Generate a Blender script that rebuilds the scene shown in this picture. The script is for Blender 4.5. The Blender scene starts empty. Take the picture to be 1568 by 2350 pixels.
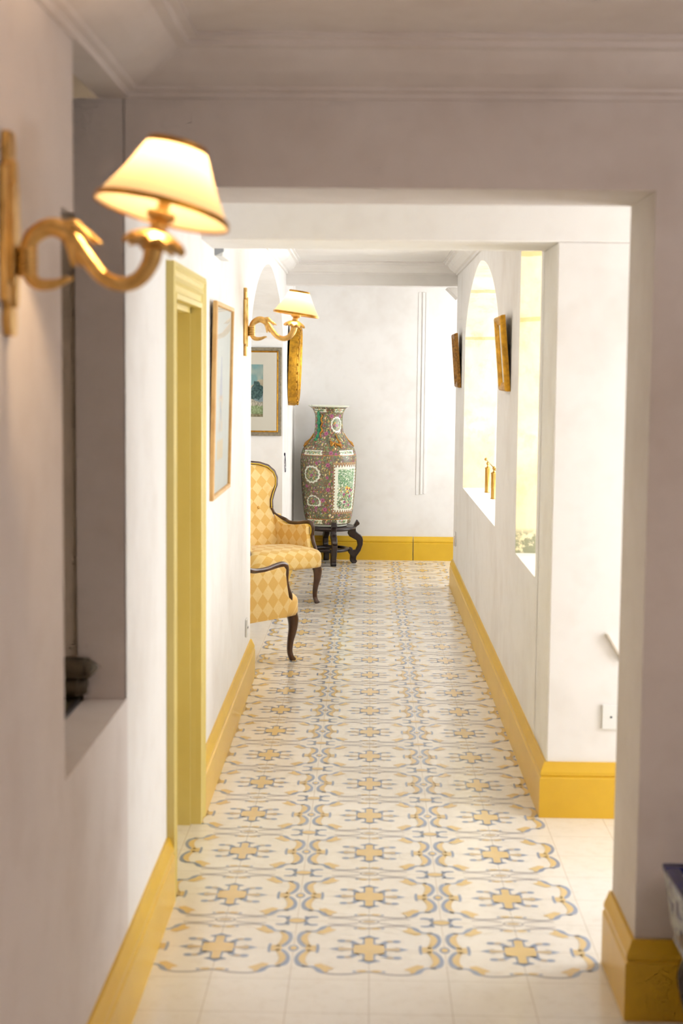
import bpy, bmesh, math, random
import numpy as np
from mathutils import Vector, Matrix
from mathutils.geometry import tessellate_polygon

random.seed(7)
rng = np.random.default_rng(11)
SC = bpy.context.scene
COL = SC.collection
PI = math.pi


def S(r, g, b):
    """sRGB 0-255 -> linear RGBA"""
    def f(c):
        c /= 255.0
        return c / 12.92 if c <= .04045 else ((c + .055) / 1.055) ** 2.4
    return (f(r), f(g), f(b), 1.0)


# ------------------------------------------------------------------ materials
class N:
    def __init__(self, name):
        self.m = bpy.data.materials.new(name)
        self.m.use_nodes = True
        self.t = self.m.node_tree
        self.t.nodes.clear()
        self.out = self.t.nodes.new('ShaderNodeOutputMaterial')

    def n(self, typ, **kw):
        nd = self.t.nodes.new(typ)
        for k, v in kw.items():
            if k.startswith('i_'):
                key = k[2:]
                key = int(key) if key.isdigit() else key.replace('_', ' ')
                s = nd.inputs[key]
                if hasattr(v, 'links') or isinstance(v, bpy.types.NodeSocket):
                    self.t.links.new(v, s)
                else:
                    s.default_value = v
            else:
                setattr(nd, k, v)
        return nd

    def l(self, a, b):
        self.t.links.new(a, b)

    def math(self, op, a, b=0.0, c=None):
        nd = self.t.nodes.new('ShaderNodeMath')
        nd.operation = op
        for i, v in enumerate((a, b, c)):
            if v is None:
                continue
            if isinstance(v, bpy.types.NodeSocket):
                self.l(v, nd.inputs[i])
            else:
                nd.inputs[i].default_value = v
        return nd.outputs[0]

    def mix(self, fac, a, b):
        nd = self.t.nodes.new('ShaderNodeMix')
        nd.data_type = 'RGBA'
        for s, v in ((nd.inputs[0], fac), (nd.inputs[6], a), (nd.inputs[7], b)):
            if isinstance(v, bpy.types.NodeSocket):
                self.l(v, s)
            else:
                s.default_value = v
        return nd.outputs[2]

    def coord(self, kind='Object'):
        return self.n('ShaderNodeTexCoord').outputs[kind]

    def noise(self, scale, detail=4, rough=.55, vec=None, dist=0.0):
        nd = self.n('ShaderNodeTexNoise')
        nd.inputs['Scale'].default_value = scale
        nd.inputs['Detail'].default_value = detail
        nd.inputs['Roughness'].default_value = rough
        nd.inputs['Distortion'].default_value = dist
        self.l(vec if vec is not None else self.coord(), nd.inputs['Vector'])
        return nd.outputs[0]

    def ramp(self, fac, lo, hi):
        nd = self.n('ShaderNodeMapRange')
        nd.inputs[1].default_value = lo
        nd.inputs[2].default_value = hi
        self.l(fac, nd.inputs[0])
        return nd.outputs[0]

    def principled(self, color, rough=.5, metal=0.0, bump=None, bstr=.2, bdist=.01, spec=None, coat=0.0):
        p = self.n('ShaderNodeBsdfPrincipled')
        for key, v in (('Base Color', color), ('Roughness', rough), ('Metallic', metal)):
            if isinstance(v, bpy.types.NodeSocket):
                self.l(v, p.inputs[key])
            else:
                p.inputs[key].default_value = v
        if spec is not None:
            p.inputs['Specular IOR Level'].default_value = spec
        if coat:
            p.inputs['Coat Weight'].default_value = coat
            p.inputs['Coat Roughness'].default_value = .08
        if bump is not None:
            b = self.n('ShaderNodeBump')
            b.inputs['Strength'].default_value = bstr
            b.inputs['Distance'].default_value = bdist
            self.l(bump, b.inputs['Height'])
            self.l(b.outputs[0], p.inputs['Normal'])
        self.l(p.outputs[0], self.out.inputs[0])
        self.p = p
        return self.m


M = {}


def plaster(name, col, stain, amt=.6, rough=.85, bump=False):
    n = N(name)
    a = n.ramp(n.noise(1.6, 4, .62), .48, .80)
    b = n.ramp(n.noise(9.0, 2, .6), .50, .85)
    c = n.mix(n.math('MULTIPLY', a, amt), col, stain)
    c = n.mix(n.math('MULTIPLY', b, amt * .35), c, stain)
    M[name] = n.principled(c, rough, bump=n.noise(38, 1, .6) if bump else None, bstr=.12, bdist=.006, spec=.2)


plaster('white_plaster', S(243, 240, 236), S(216, 207, 197))
plaster('room_plaster', S(228, 220, 215), S(198, 184, 174), .7)
plaster('ceiling_paint', S(236, 232, 227), S(214, 205, 196), .4)
plaster('shade_plaster', S(214, 200, 182), S(150, 134, 112), .8)  # darker plaster for the alcove, the recess shade put into its colour


def limestone(nm, dark):
    n = N(nm)
    g = n.noise(2.3, 7, .65, dist=.6)
    h = n.noise(9, 6, .7)
    c = n.mix(n.ramp(g, .38, .68), S(246, 233, 194), S(250, 245, 230))
    c = n.mix(n.math('MULTIPLY', n.ramp(h, .52, .72), .55), c, S(232, 204, 140))
    # joints between stone courses
    sep = n.n('ShaderNodeSeparateXYZ')
    n.l(n.coord(), sep.inputs[0])
    z = n.math('ADD', sep.outputs[2], n.math('MULTIPLY', n.noise(5, 2), .03))
    d = n.math('ABSOLUTE', n.math('SUBTRACT', n.math('FRACT', n.math('MULTIPLY', z, 1 / .27)), .5))
    j = n.math('LESS_THAN', d, .035)
    up = n.math('GREATER_THAN', sep.outputs[2], 1.72)
    c = n.mix(n.math('MULTIPLY', n.math('MULTIPLY', j, up), .55), c, S(214, 176, 98))
    # daylight glare on the outer reveal painted white, with a ragged peeled-plaster edge
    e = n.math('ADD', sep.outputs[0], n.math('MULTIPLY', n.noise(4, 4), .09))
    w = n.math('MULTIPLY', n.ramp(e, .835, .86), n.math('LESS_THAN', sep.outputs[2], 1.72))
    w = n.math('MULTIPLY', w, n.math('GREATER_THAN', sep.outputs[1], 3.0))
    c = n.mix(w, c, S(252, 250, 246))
    # damp weathering at the foot of the small window's jamb
    low = n.math('MULTIPLY', n.ramp(sep.outputs[2], .875, .845), n.math('LESS_THAN', sep.outputs[1], 3.0))
    low = n.math('MULTIPLY', low, n.ramp(n.noise(24, 4, .7), .40, .52))
    c = n.mix(n.math('MULTIPLY', low, .8), c, S(124, 132, 112))
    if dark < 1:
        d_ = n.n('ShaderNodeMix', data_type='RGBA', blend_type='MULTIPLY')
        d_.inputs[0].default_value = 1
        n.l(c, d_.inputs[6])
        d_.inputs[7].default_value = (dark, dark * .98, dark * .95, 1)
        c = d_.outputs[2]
    M[nm] = n.principled(c, .9, bump=h, bstr=.3, bdist=.01, spec=.15)


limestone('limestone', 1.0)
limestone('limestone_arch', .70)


def simple(name, col, rough=.5, metal=0.0, var=None, vscale=6, amt=.5, bscale=None, bstr=.15, spec=None, coat=0.0):
    n = N(name)
    c = col
    if var is not None:
        c = n.mix(n.math('MULTIPLY', n.ramp(n.noise(vscale, 6, .6), .4, .7), amt), col, var)
    b = n.noise(bscale, 4, .6) if bscale else None
    M[name] = n.principled(c, rough, metal, bump=b, bstr=bstr, bdist=.004, spec=spec, coat=coat)


simple('yellow_paint', S(232, 188, 50), .32, 0, S(214, 166, 34), 2.5, .6, 30, .05)
simple('door_paint', S(226, 206, 126), .42, 0, S(212, 188, 100), 2.0, .5, 25, .05)
simple('gilt_bronze', S(226, 188, 118), .38, 1.0, S(182, 134, 66), 40, .6, 90, .2)
simple('old_gold', S(206, 150, 52), .38, 1.0, S(110, 74, 28), 26, .75, 60, .3)
simple('gold_leaf', S(216, 162, 50), .45, .75, S(120, 82, 30), 30, .7, 70, .25)
simple('dark_gilt', S(168, 120, 52), .5, .6, S(70, 46, 24), 55, .8, 90, .4)
simple('antique_silver', S(150, 140, 120), .5, .5, S(96, 88, 72), 50, .7, 60, .3)
simple('frame_oak', S(226, 182, 116), .45, 0, S(196, 138, 70), 14, .6)
simple('mat_board', S(243, 237, 220), .9)
simple('white_card', S(232, 234, 226), .8)
simple('walnut', S(84, 52, 34), .28, 0, S(48, 28, 18), 18, .7, 40, .06, coat=.3)
simple('rosewood', S(46, 30, 28), .3, 0, S(24, 16, 15), 20, .7, 50, .06, coat=.3)
simple('brass', S(214, 170, 92), .24, 1.0, S(170, 122, 54), 20, .5)
simple('porcelain_white', S(232, 232, 220), .22)
simple('enamel_green', S(56, 150, 108), .25, 0, S(30, 110, 80), 60, .5)
simple('gilt_enamel', S(206, 146, 52), .3, .35, S(140, 88, 30), 60, .6)
simple('white_plastic', S(238, 238, 234), .4)
simple('dark_grey', S(70, 74, 80), .5)
simple('mid_grey', S(158, 162, 166), .5)
simple('cord_black', S(44, 40, 60), .6)
simple('cobalt_glaze', S(36, 42, 92), .2)
simple('dark_soil', S(18, 17, 20), .9, 0, S(34, 28, 24), 20, .6)
simple('stone_dark', S(104, 92, 70), .7, 0, S(66, 58, 46), 9, .7, 30, .4)
simple('slate_green', S(104, 104, 78), .45, 0, S(78, 82, 58), 8, .6, 30, .1)
simple('slate_edge', S(66, 62, 62), .5)
simple('bulb_glass', S(255, 240, 210), .3)
simple('piping_yellow', S(214, 176, 40), .7)
simple('beige_strip', S(206, 196, 180), .6)
simple('orange_mark', S(226, 168, 96), .7)


def planter_glaze():
    n = N('blue_white_glaze')
    a = n.ramp(n.noise(11, 5, .7, dist=1.2), .47, .53)
    b = n.ramp(n.noise(32, 4, .7), .5, .6)
    c = n.mix(n.math('MULTIPLY', a, .9), S(206, 208, 200), S(58, 66, 118))
    c = n.mix(n.math('MULTIPLY', b, .35), c, S(120, 128, 140))
    M['blue_white_glaze'] = n.principled(c, .22)


planter_glaze()


def floor_mat(name, col, col2, grout=True, rough=.17):
    n = N(name)
    c = n.mix(n.ramp(n.noise(2.2, 5, .6), .35, .7), col, col2)
    c = n.mix(n.math('MULTIPLY', n.ramp(n.noise(26, 5, .65), .5, .75), .22), c, S(196, 178, 148))
    if grout:
        sep = n.n('ShaderNodeSeparateXYZ')
        n.l(n.coord(), sep.inputs[0])
        g = None
        for i in (0, 1):
            d = n.math('ABSOLUTE', n.math('SUBTRACT', n.math('FRACT', n.math('ADD', n.math('MULTIPLY', sep.outputs[i], 5.0), 100.5)), .5))
            k = n.math('LESS_THAN', d, .006)
            g = k if g is None else n.math('MAXIMUM', g, k)
        c = n.mix(n.math('MULTIPLY', g, .5), c, S(180, 160, 132))
    r = n.math('ADD', n.math('MULTIPLY', n.noise(14, 4), .14), rough - .06)
    M[name] = n.principled(c, r, bump=n.noise(5, 3), bstr=.03, bdist=.01)


floor_mat('tile_cream', S(243, 238, 229), S(237, 229, 216))
floor_mat('tile_blue', S(146, 160, 186), S(164, 174, 194), False, .18)
floor_mat('tile_grey', S(178, 171, 169), S(166, 162, 164), False, .18)
floor_mat('tile_yellow', S(233, 205, 150), S(225, 193, 130), False, .18)
floor_mat('tile_tan', S(214, 192, 156), S(202, 182, 152), False, .18)


def damask():
    n = N('yellow_damask')
    uv = n.coord('UV')
    sep = n.n('ShaderNodeSeparateXYZ')
    n.l(uv, sep.inputs[0])
    a = n.math('MULTIPLY', sep.outputs[0], 1 / .078)
    b = n.math('MULTIPLY', sep.outputs[1], 1 / .086)
    p = n.math('FRACT', n.math('MULTIPLY', n.math('FLOOR', n.math('ADD', n.math('ADD', a, b), 50.0)), .5))
    q = n.math('FRACT', n.math('MULTIPLY', n.math('FLOOR', n.math('ADD', n.math('SUBTRACT', a, b), 50.0)), .5))
    dia = n.math('GREATER_THAN', n.math('ABSOLUTE', n.math('SUBTRACT', p, q)), .25)
    swirl = n.ramp(n.noise(190, 3, .6, uv, 1.5), .44, .56)
    soft = n.noise(9, 3, .5, uv)
    fac = n.math('MULTIPLY', dia, n.ramp(soft, .15, .45))
    c = n.mix(fac, S(229, 184, 96), S(241, 211, 142))
    c = n.mix(n.math('MULTIPLY', swirl, .22), c, S(214, 166, 78))
    M['yellow_damask'] = n.principled(c, .55, bump=n.noise(260, 2, .5, uv), bstr=.06, bdist=.002, spec=.35)
    M['yellow_damask'].node_tree.nodes[-1]
    n.p.inputs['Sheen Weight'].default_value = .25


damask()


def attr_mat(name, rough=.3, coat=0.0):
    n = N(name)
    a = n.n('ShaderNodeAttribute')
    a.attribute_name = 'paint'
    M[name] = n.principled(a.outputs['Color'], rough, coat=coat)


attr_mat('painted_glaze', .25)
attr_mat('painted_paper', .8)


def glass_mat():
    n = N('picture_glass')
    tr = n.n('ShaderNodeBsdfTransparent')
    gl = n.n('ShaderNodeBsdfGlossy')
    gl.inputs['Roughness'].default_value = .03
    fr = n.n('ShaderNodeFresnel')
    fr.inputs[0].default_value = 1.45
    mx = n.n('ShaderNodeMixShader')
    n.l(n.math('MULTIPLY', fr.outputs[0], .6), mx.inputs[0])
    n.l(tr.outputs[0], mx.inputs[1])
    n.l(gl.outputs[0], mx.inputs[2])
    n.l(mx.outputs[0], n.out.inputs[0])
    M['picture_glass'] = n.m
    n = N('mirror_glass')
    M['mirror_glass'] = n.principled(S(225, 228, 226), .02, 1.0)


glass_mat()


def shade_mat():
    n = N('lamp_parchment')
    d = n.n('ShaderNodeBsdfDiffuse')
    d.inputs[0].default_value = S(246, 226, 186)
    t = n.n('ShaderNodeBsdfTranslucent')
    t.inputs[0].default_value = S(255, 228, 184)
    mx = n.n('ShaderNodeMixShader')
    mx.inputs[0].default_value = .30
    n.l(d.outputs[0], mx.inputs[1])
    n.l(t.outputs[0], mx.inputs[2])
    n.l(mx.outputs[0], n.out.inputs[0])
    M['lamp_parchment'] = n.m
    n = N('lit_bulb')
    e = n.n('ShaderNodeEmission')
    e.inputs[0].default_value = (1, .72, .42, 1)
    e.inputs[1].default_value = 18
    n.l(e.outputs[0], n.out.inputs[0])
    M['lit_bulb'] = n.m


shade_mat()


# ------------------------------------------------------------------ mesh helpers
class MB:
    """collects verts and faces of ONE mesh"""
    def __init__(self):
        self.v, self.f, self.mi, self.uv = [], [], [], []

    def face(self, idx, mi=0):
        self.f.append(list(idx))
        self.mi.append(mi)

    def add(self, verts, faces, mi=0):
        o = len(self.v)
        self.v += [tuple(p) for p in verts]
        for f in faces:
            self.face([o + i for i in f], mi)
        return o

    def quad(self, a, b, c, d, mi=0):
        self.add([a, b, c, d], [(0, 1, 2, 3)], mi)

    def box(self, x0, x1, y0, y1, z0, z1, mi=0):
        v = [(x0, y0, z0), (x1, y0, z0), (x1, y1, z0), (x0, y1, z0), (x0, y0, z1), (x1, y0, z1), (x1, y1, z1), (x0, y1, z1)]
        self.add(v, [(0, 3, 2, 1), (4, 5, 6, 7), (0, 1, 5, 4), (1, 2, 6, 5), (2, 3, 7, 6), (3, 0, 4, 7)], mi)

    def prism(self, poly, axis, lo, hi, mi=0):
        """extrude a 2-D polygon along an axis ('x': poly=(y,z), 'y': (x,z), 'z': (x,y))"""
        def p3(p, t):
            return {'x': (t, p[0], p[1]), 'y': (p[0], t, p[1]), 'z': (p[0], p[1], t)}[axis]
        n = len(poly)
        tris = tessellate_polygon([[Vector((p[0], p[1], 0)) for p in poly]])
        o = len(self.v)
        self.v += [p3(p, lo) for p in poly] + [p3(p, hi) for p in poly]
        for t in tris:
            self.face([o + t[0], o + t[1], o + t[2]], mi)
            self.face([o + n + t[2], o + n + t[1], o + n + t[0]], mi)
        for i in range(n):
            j = (i + 1) % n
            self.face([o + i, o + j, o + n + j, o + n + i], mi)

    def lathe(self, prof, seg=40, c=(0, 0, 0), mi=0, cap0=True, cap1=True, mat=None):
        o = len(self.v)
        for r, z in prof:
            for k in range(seg):
                a = 2 * PI * k / seg
                p = Vector((r * math.cos(a), r * math.sin(a), z))
                if mat is not None:
                    p = mat @ p
                self.v.append((p.x + c[0], p.y + c[1], p.z + c[2]))
        for i in range(len(prof) - 1):
            for k in range(seg):
                k2 = (k + 1) % seg
                self.face([o + i * seg + k, o + i * seg + k2, o + (i + 1) * seg + k2, o + (i + 1) * seg + k], mi)
        if cap0:
            self.face([o + k for k in range(seg)][::-1], mi)
        if cap1:
            b = o + (len(prof) - 1) * seg
            self.face([b + k for k in range(seg)], mi)

    def sweep(self, pts, radii, seg=12, flat=1.0, up=(0, 0, 1), sub=6, mi=0, smooth=True):
        """tube of varying radius along a smooth path; flat = ratio of the second radius"""
        P = [Vector(p) for p in pts]
        R = list(radii) if hasattr(radii, '__len__') else [radii] * len(P)
        if smooth and sub > 1 and len(P) > 2:
            Q, RR = [], []
            for i in range(len(P) - 1):
                p0 = P[max(i - 1, 0)]; p1 = P[i]; p2 = P[i + 1]; p3 = P[min(i + 2, len(P) - 1)]
                for s in range(sub):
                    t = s / sub
                    Q.append(.5 * ((2 * p1) + (p2 - p0) * t + (2 * p0 - 5 * p1 + 4 * p2 - p3) * t * t + (3 * p1 - p0 - 3 * p2 + p3) * t ** 3))
                    RR.append(R[i] * (1 - t) + R[i + 1] * t)
            Q.append(P[-1]); RR.append(R[-1])
            P, R = Q, RR
        o = len(self.v)
        U = Vector(up)
        for i, p in enumerate(P):
            t = (P[min(i + 1, len(P) - 1)] - P[max(i - 1, 0)]).normalized()
            b = t.cross(U)
            if b.length < 1e-4:
                b = t.cross(Vector((1, 0, 0)))
            b.normalize()
            n = b.cross(t).normalized()
            for k in range(seg):
                a = 2 * PI * k / seg
                q = p + b * (R[i] * math.cos(a)) + n * (R[i] * flat * math.sin(a))
                self.v.append(tuple(q))
        m = len(P)
        for i in range(m - 1):
            for k in range(seg):
                k2 = (k + 1) % seg
                self.face([o + i * seg + k, o + i * seg + k2, o + (i + 1) * seg + k2, o + (i + 1) * seg + k], mi)
        self.face([o + k for k in range(seg)][::-1], mi)
        self.face([o + (m - 1) * seg + k for k in range(seg)], mi)

    def ball(self, c, r, seg=14, sc=(1, 1, 1), mi=0):
        rings = seg // 2
        prof = [(math.sin(PI * i / rings), -math.cos(PI * i / rings)) for i in range(rings + 1)]
        prof[0] = (.02, -1); prof[-1] = (.02, 1)
        o = len(self.v)
        self.lathe([(r * a, r * b) for a, b in prof], seg, (0, 0, 0), mi)
        for i in range(o, len(self.v)):
            x, y, z = self.v[i]
            self.v[i] = (c[0] + x * sc[0], c[1] + y * sc[1], c[2] + z * sc[2])

    def build(self, name, mats, parent=None, smooth=False, bevel=0.0, bseg=2, auto=None, fixn=True):
        me = bpy.data.meshes.new(name)
        me.from_pydata(self.v, [], self.f)
        for m in (mats if isinstance(mats, (list, tuple)) else [mats]):
            me.materials.append(M[m])
        me.polygons.foreach_set('material_index', self.mi)
        if fixn:
            bm = bmesh.new()
            bm.from_mesh(me)
            bmesh.ops.recalc_face_normals(bm, faces=bm.faces)
            bm.to_mesh(me)
            bm.free()
        if smooth:
            me.polygons.foreach_set('use_smooth', [True] * len(me.polygons))
            if auto:
                try:
                    me.set_sharp_from_angle(angle=math.radians(auto))
                except Exception:
                    pass
        me.update()
        o = bpy.data.objects.new(name, me)
        COL.objects.link(o)
        if parent is not None:
            o.parent = parent
        if bevel:
            md = o.modifiers.new('Bevel', 'BEVEL')
            md.width = bevel
            md.segments = bseg
            md.limit_method = 'ANGLE'
            md.angle_limit = math.radians(35)
        return o


def struct(o, label=None):
    o['kind'] = 'structure'
    if label:
        o['label'] = label
    return o


def thing(name, label, cat, loc=(0, 0, 0), rotz=0.0, group=None):
    o = bpy.data.objects.new(name, None)
    o.empty_display_size = .05
    COL.objects.link(o)
    o.location = loc
    o.rotation_euler = (0, 0, rotz)
    return tag(o, label, cat, group)


def tag(o, label, cat, group=None):
    o['label'] = label
    o['category'] = cat
    if group:
        o['group'] = group
    return o


def set_uv(o, fn):
    me = o.data
    uvl = me.uv_layers.new(name='UVMap')
    buf = np.zeros(len(me.loops) * 2)
    i = 0
    for p in me.polygons:
        for li in p.loop_indices:
            co = me.vertices[me.loops[li].vertex_index].co
            u, v = fn(co, p.normal)
            buf[2 * li] = u
            buf[2 * li + 1] = v
    uvl.data.foreach_set('uv', buf)


def run_profile(name, path, prof, mat, z0=0.0, smooth=False):
    """sweep a (p, z) profile along a horizontal polyline, p measured to the LEFT of the walking direction, mitred"""
    P = [Vector((a, b)) for a, b in path]
    ns = []
    for i in range(len(P) - 1):
        d = (P[i + 1] - P[i]).normalized()
        ns.append(Vector((-d.y, d.x)))
    mb = MB()
    k = len(prof)
    for i, p in enumerate(P):
        if i == 0:
            m = ns[0]
        elif i == len(P) - 1:
            m = ns[-1]
        else:
            m = ns[i - 1] + ns[i]
            m = m / (m.length ** 2 / 2)
        for (q, z) in prof:
            w = p + m * q
            mb.v.append((w.x, w.y, z0 + z))
    for i in range(len(P) - 1):
        for j in range(k):
            j2 = (j + 1) % k
            mb.face([i * k + j, (i + 1) * k + j, (i + 1) * k + j2, i * k + j2])
    mb.face(list(range(k)))
    mb.face([(len(P) - 1) * k + j for j in range(k)][::-1])
    return struct(mb.build(name, mat))


# ------------------------------------------------------------------ the setting: dimensions (metres)
def XL(y):   # left wall line
    return -.577 - .0052 * (y + .39)


def XR(y):   # right corridor wall line
    return .606 - .0032 * (y - 1.23)


ARCH_P = 1.7


def arch_poly(y0, y1, zb, zs, zt, n=28):
    c, a, b = (y0 + y1) / 2, (y1 - y0) / 2, zt - zs
    pts = [(y0, zb), (y1, zb)]
    for i in range(n + 1):
        t = PI * i / n
        cs, sn = math.cos(t), math.sin(t)
        pts.append((c + a * math.copysign(abs(cs) ** (2 / ARCH_P), cs), zs + b * abs(sn) ** (2 / ARCH_P)))
    return pts


def rect_poly(y0, y1, z0, z1):
    return [(y0, z0), (y1, z0), (y1, z1), (y0, z1)]


def panel_x(name, xf, y0, y1, z0, z1, holes, depth_sign, mats):
    """wall face on x = xf(y) with holes; every hole is (poly, depth, mat index of the reveal, mat index of the sill)"""
    mb = MB()
    # outer outline must reach floor-level holes: a hole touching z0 is cut 1 mm above it
    polys = [[Vector((y, z, 0)) for y, z in rect_poly(y0, y1, z0, z1)]] + [[Vector((p[0], p[1], 0)) for p in h[0]] for h in holes]
    flat = [p for pl in polys for p in pl]
    tris = tessellate_polygon(polys)
    mb.v = [(xf(p.x), p.x, p.y) for p in flat]
    for t in tris:
        mb.face(t, 0)
    for poly, depth, mi, ms in holes:
        n = len(poly)
        o = len(mb.v)
        for y, z in poly:
            mb.v.append((xf(y), y, z))
        for y, z in poly:
            mb.v.append((xf(y) + depth_sign * depth, y, z))
        for i in range(n):
            j = (i + 1) % n
            mb.face([o + i, o + j, o + n + j, o + n + i], ms if i == 0 else mi)
    return struct(mb.build(name, mats, fixn=False))


ZF = 2.24    # ceiling of the front room
ZC = 2.28    # ceiling of the corridor
YF = 8.235   # far wall

# --- left wall with the doorway and the arched niche
ARCH_L = arch_poly(3.50, 6.43, -.01, 1.70, 2.13)
panel_x('wall_left_corridor', XL, -.39, YF + .05, -.05, 2.6,
        [(rect_poly(.425, 1.075, -.01, 1.725), .24, 1, 1), (ARCH_L, .92, 0, 0)], -1, ['white_plaster', 'door_paint'])
mb = MB()
mb.quad((XL(5) - .91, 3.3, -.05), (XL(5) - .91, 6.7, -.05), (XL(5) - .91, 6.7, 2.5), (XL(5) - .91, 3.3, 2.5))
struct(mb.build('wall_niche_back', 'white_plaster'))

# --- left wall of the front room: low part, near part, header over the opening
mb = MB()
XN = -.577
mb.box(XN - .1, XN, -1.103, -.38, -.05, .752)
struct(mb.build('wall_left_sill', 'room_plaster'))
mb = MB()
mb.box(XN - .1, XN, -5.6, -1.103, -.05, 2.65)
struct(mb.build('wall_left', 'room_plaster'))
mb = MB()
mb.box(XN - .1, XN, -1.103, -.984, 1.815, 2.65)
mb.box(XN - .06, XN, -.984, -.39, 2.132, 2.65)
struct(mb.build('wall_left_header', 'room_plaster'))
# alcove behind the opening
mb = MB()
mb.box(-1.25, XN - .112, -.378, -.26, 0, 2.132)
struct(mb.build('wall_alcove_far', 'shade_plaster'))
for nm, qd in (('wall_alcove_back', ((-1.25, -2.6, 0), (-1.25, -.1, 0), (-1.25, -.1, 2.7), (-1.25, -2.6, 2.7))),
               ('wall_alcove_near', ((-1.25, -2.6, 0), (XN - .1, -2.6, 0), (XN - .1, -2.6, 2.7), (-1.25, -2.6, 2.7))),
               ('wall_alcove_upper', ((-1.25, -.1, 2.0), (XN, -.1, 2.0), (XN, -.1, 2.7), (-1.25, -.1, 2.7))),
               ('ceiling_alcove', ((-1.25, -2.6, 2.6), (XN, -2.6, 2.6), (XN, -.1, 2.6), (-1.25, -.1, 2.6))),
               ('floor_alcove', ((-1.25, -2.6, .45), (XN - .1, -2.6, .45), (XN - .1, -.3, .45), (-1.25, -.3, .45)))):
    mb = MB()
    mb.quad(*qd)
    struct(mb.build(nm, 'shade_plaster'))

# --- first crosswall (frames the view)
JX = .627
mb = MB()
mb.box(XN - .0, 2.7, -.39, -.06, 1.936, 2.7)
mb.box(XN - .115, XN - .003, -.39, -.25, .70, 2.132)
mb.box(JX, 2.7, -.39, -.06, -.05, 1.936)
struct(mb.build('wall_cross_near', 'room_plaster'))

# --- second crosswall
mb = MB()
mb.box(XL(1.4) - .02, 2.05, 1.23, 1.62, 1.957, 2.7)
mb.box(XR(1.23), 2.05, 1.23, 1.62, -.05, 1.957)
struct(mb.build('wall_cross_middle', 'white_plaster', bevel=.005))

# --- right wall with the small window and the arched window
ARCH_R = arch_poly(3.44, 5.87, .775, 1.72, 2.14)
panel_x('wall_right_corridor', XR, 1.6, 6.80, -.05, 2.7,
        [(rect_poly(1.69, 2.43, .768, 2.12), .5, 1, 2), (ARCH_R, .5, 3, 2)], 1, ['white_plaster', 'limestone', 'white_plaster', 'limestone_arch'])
mb = MB()
mb.quad((XR(6.8), 6.80, -.05), (1.6, 6.80, -.05), (1.6, 6.80, 2.7), (XR(6.8), 6.80, 2.7))
struct(mb.build('wall_right_return', 'white_plaster'))
# --- far wall with the traces of a blocked doorway
mb = MB()
mb.box(-.8, 2.2, YF, YF + .12, -.05, 2.6)
struct(mb.build('wall_far', 'white_plaster'))
mb = MB()
pr = [(.360, .53), (.386, .53), (.386, 2.15), (.360, 2.15)]
mb.prism(pr, 'y', YF - .004, YF)
mb.prism([(.394, .535), (.412, .535), (.412, 2.15), (.394, 2.15)], 'y', YF - .009, YF)
mb.prism([(.420, .54), (.438, .54), (.438, 2.152), (.420, 2.152)], 'y', YF - .006, YF)
struct(mb.build('trim_1', 'white_plaster', bevel=.003))
# side walls out of sight: landing, bay, front room
mb = MB()
for a, b, c, d in ((-.06, 1.23, 2.05, 2.7), (-.06, 1.23, -.05, .35), (-.06, .05, .35, 2.05), (1.1, 1.23, .35, 2.05)):
    mb.quad((2.05, a, c), (2.05, b, c), (2.05, b, d), (2.05, a, d))
struct(mb.build('wall_bay', 'white_plaster'))
mb = MB()
mb.quad((1.6, 6.8, 1.9), (1.6, YF, 1.9), (1.6, YF, 2.7), (1.6, 6.8, 2.7))
mb.quad((1.6, 6.8, -.05), (1.6, YF, -.05), (1.6, YF, .8), (1.6, 6.8, .8))
struct(mb.build('wall_landing', 'white_plaster'))
mb = MB()
mb.quad((2.6, -5.6, -.05), (2.6, -.39, -.05), (2.6, -.39, 2.7), (2.6, -5.6, 2.7))
mb.quad((-.7, -5.6, -.05), (2.6, -5.6, -.05), (2.6, -5.6, 2.7), (-.7, -5.6, 2.7))
struct(mb.build('wall_back', 'room_plaster'))

# --- ceilings
mb = MB()
mb.box(XN - .05, 2.7, -5.7, -.38, ZF, ZF + .1)
struct(mb.build('ceiling', 'room_plaster'))
mb = MB()
mb.box(-1.7, 2.2, -.06, YF + .1, ZC, ZC + .1)
struct(mb.build('ceiling_corridor', 'ceiling_paint'))
mb = MB()   # beam before the landing
mb.box(XL(6.8) - .01, XR(6.8) + .02, 6.80, 6.93, 2.118, ZC + .05)
mb.prism([(.52, 2.118), (.60, 2.118), (.60, 2.04)], 'y', 6.93, 7.2)
struct(mb.build('beam_landing', 'ceiling_paint', bevel=.004))

# --- floor: plain cement tile with the patterned tile carpet as thin inlay in the same mesh
fl = MB()
fl.quad((-1.7, -5.8, 0), (2.7, -5.8, 0), (2.7, YF + .1, 0), (-1.7, YF + .1, 0), 0)
CREAM, BLUE, GREY, YEL, TAN = 0, 1, 2, 3, 4
ZL = {GREY: .0003, BLUE: .0005, TAN: .0008, YEL: .0009, CREAM: .0006}


def inlay(pts, mi, cx, cy, lift=0.0):
    n = len(pts)
    z = ZL[mi] + lift
    tris = tessellate_polygon([[Vector((p[0], p[1], 0)) for p in pts]])
    o = len(fl.v)
    fl.v += [(cx + p[0], cy + p[1], z) for p in pts]
    for t in tris:
        a, b, c = (pts[k] for k in t)
        ar = (b[0] - a[0]) * (c[1] - a[1]) - (c[0] - a[0]) * (b[1] - a[1])
        fl.face([o + k for k in (t if ar > 0 else t[::-1])], mi)


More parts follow.
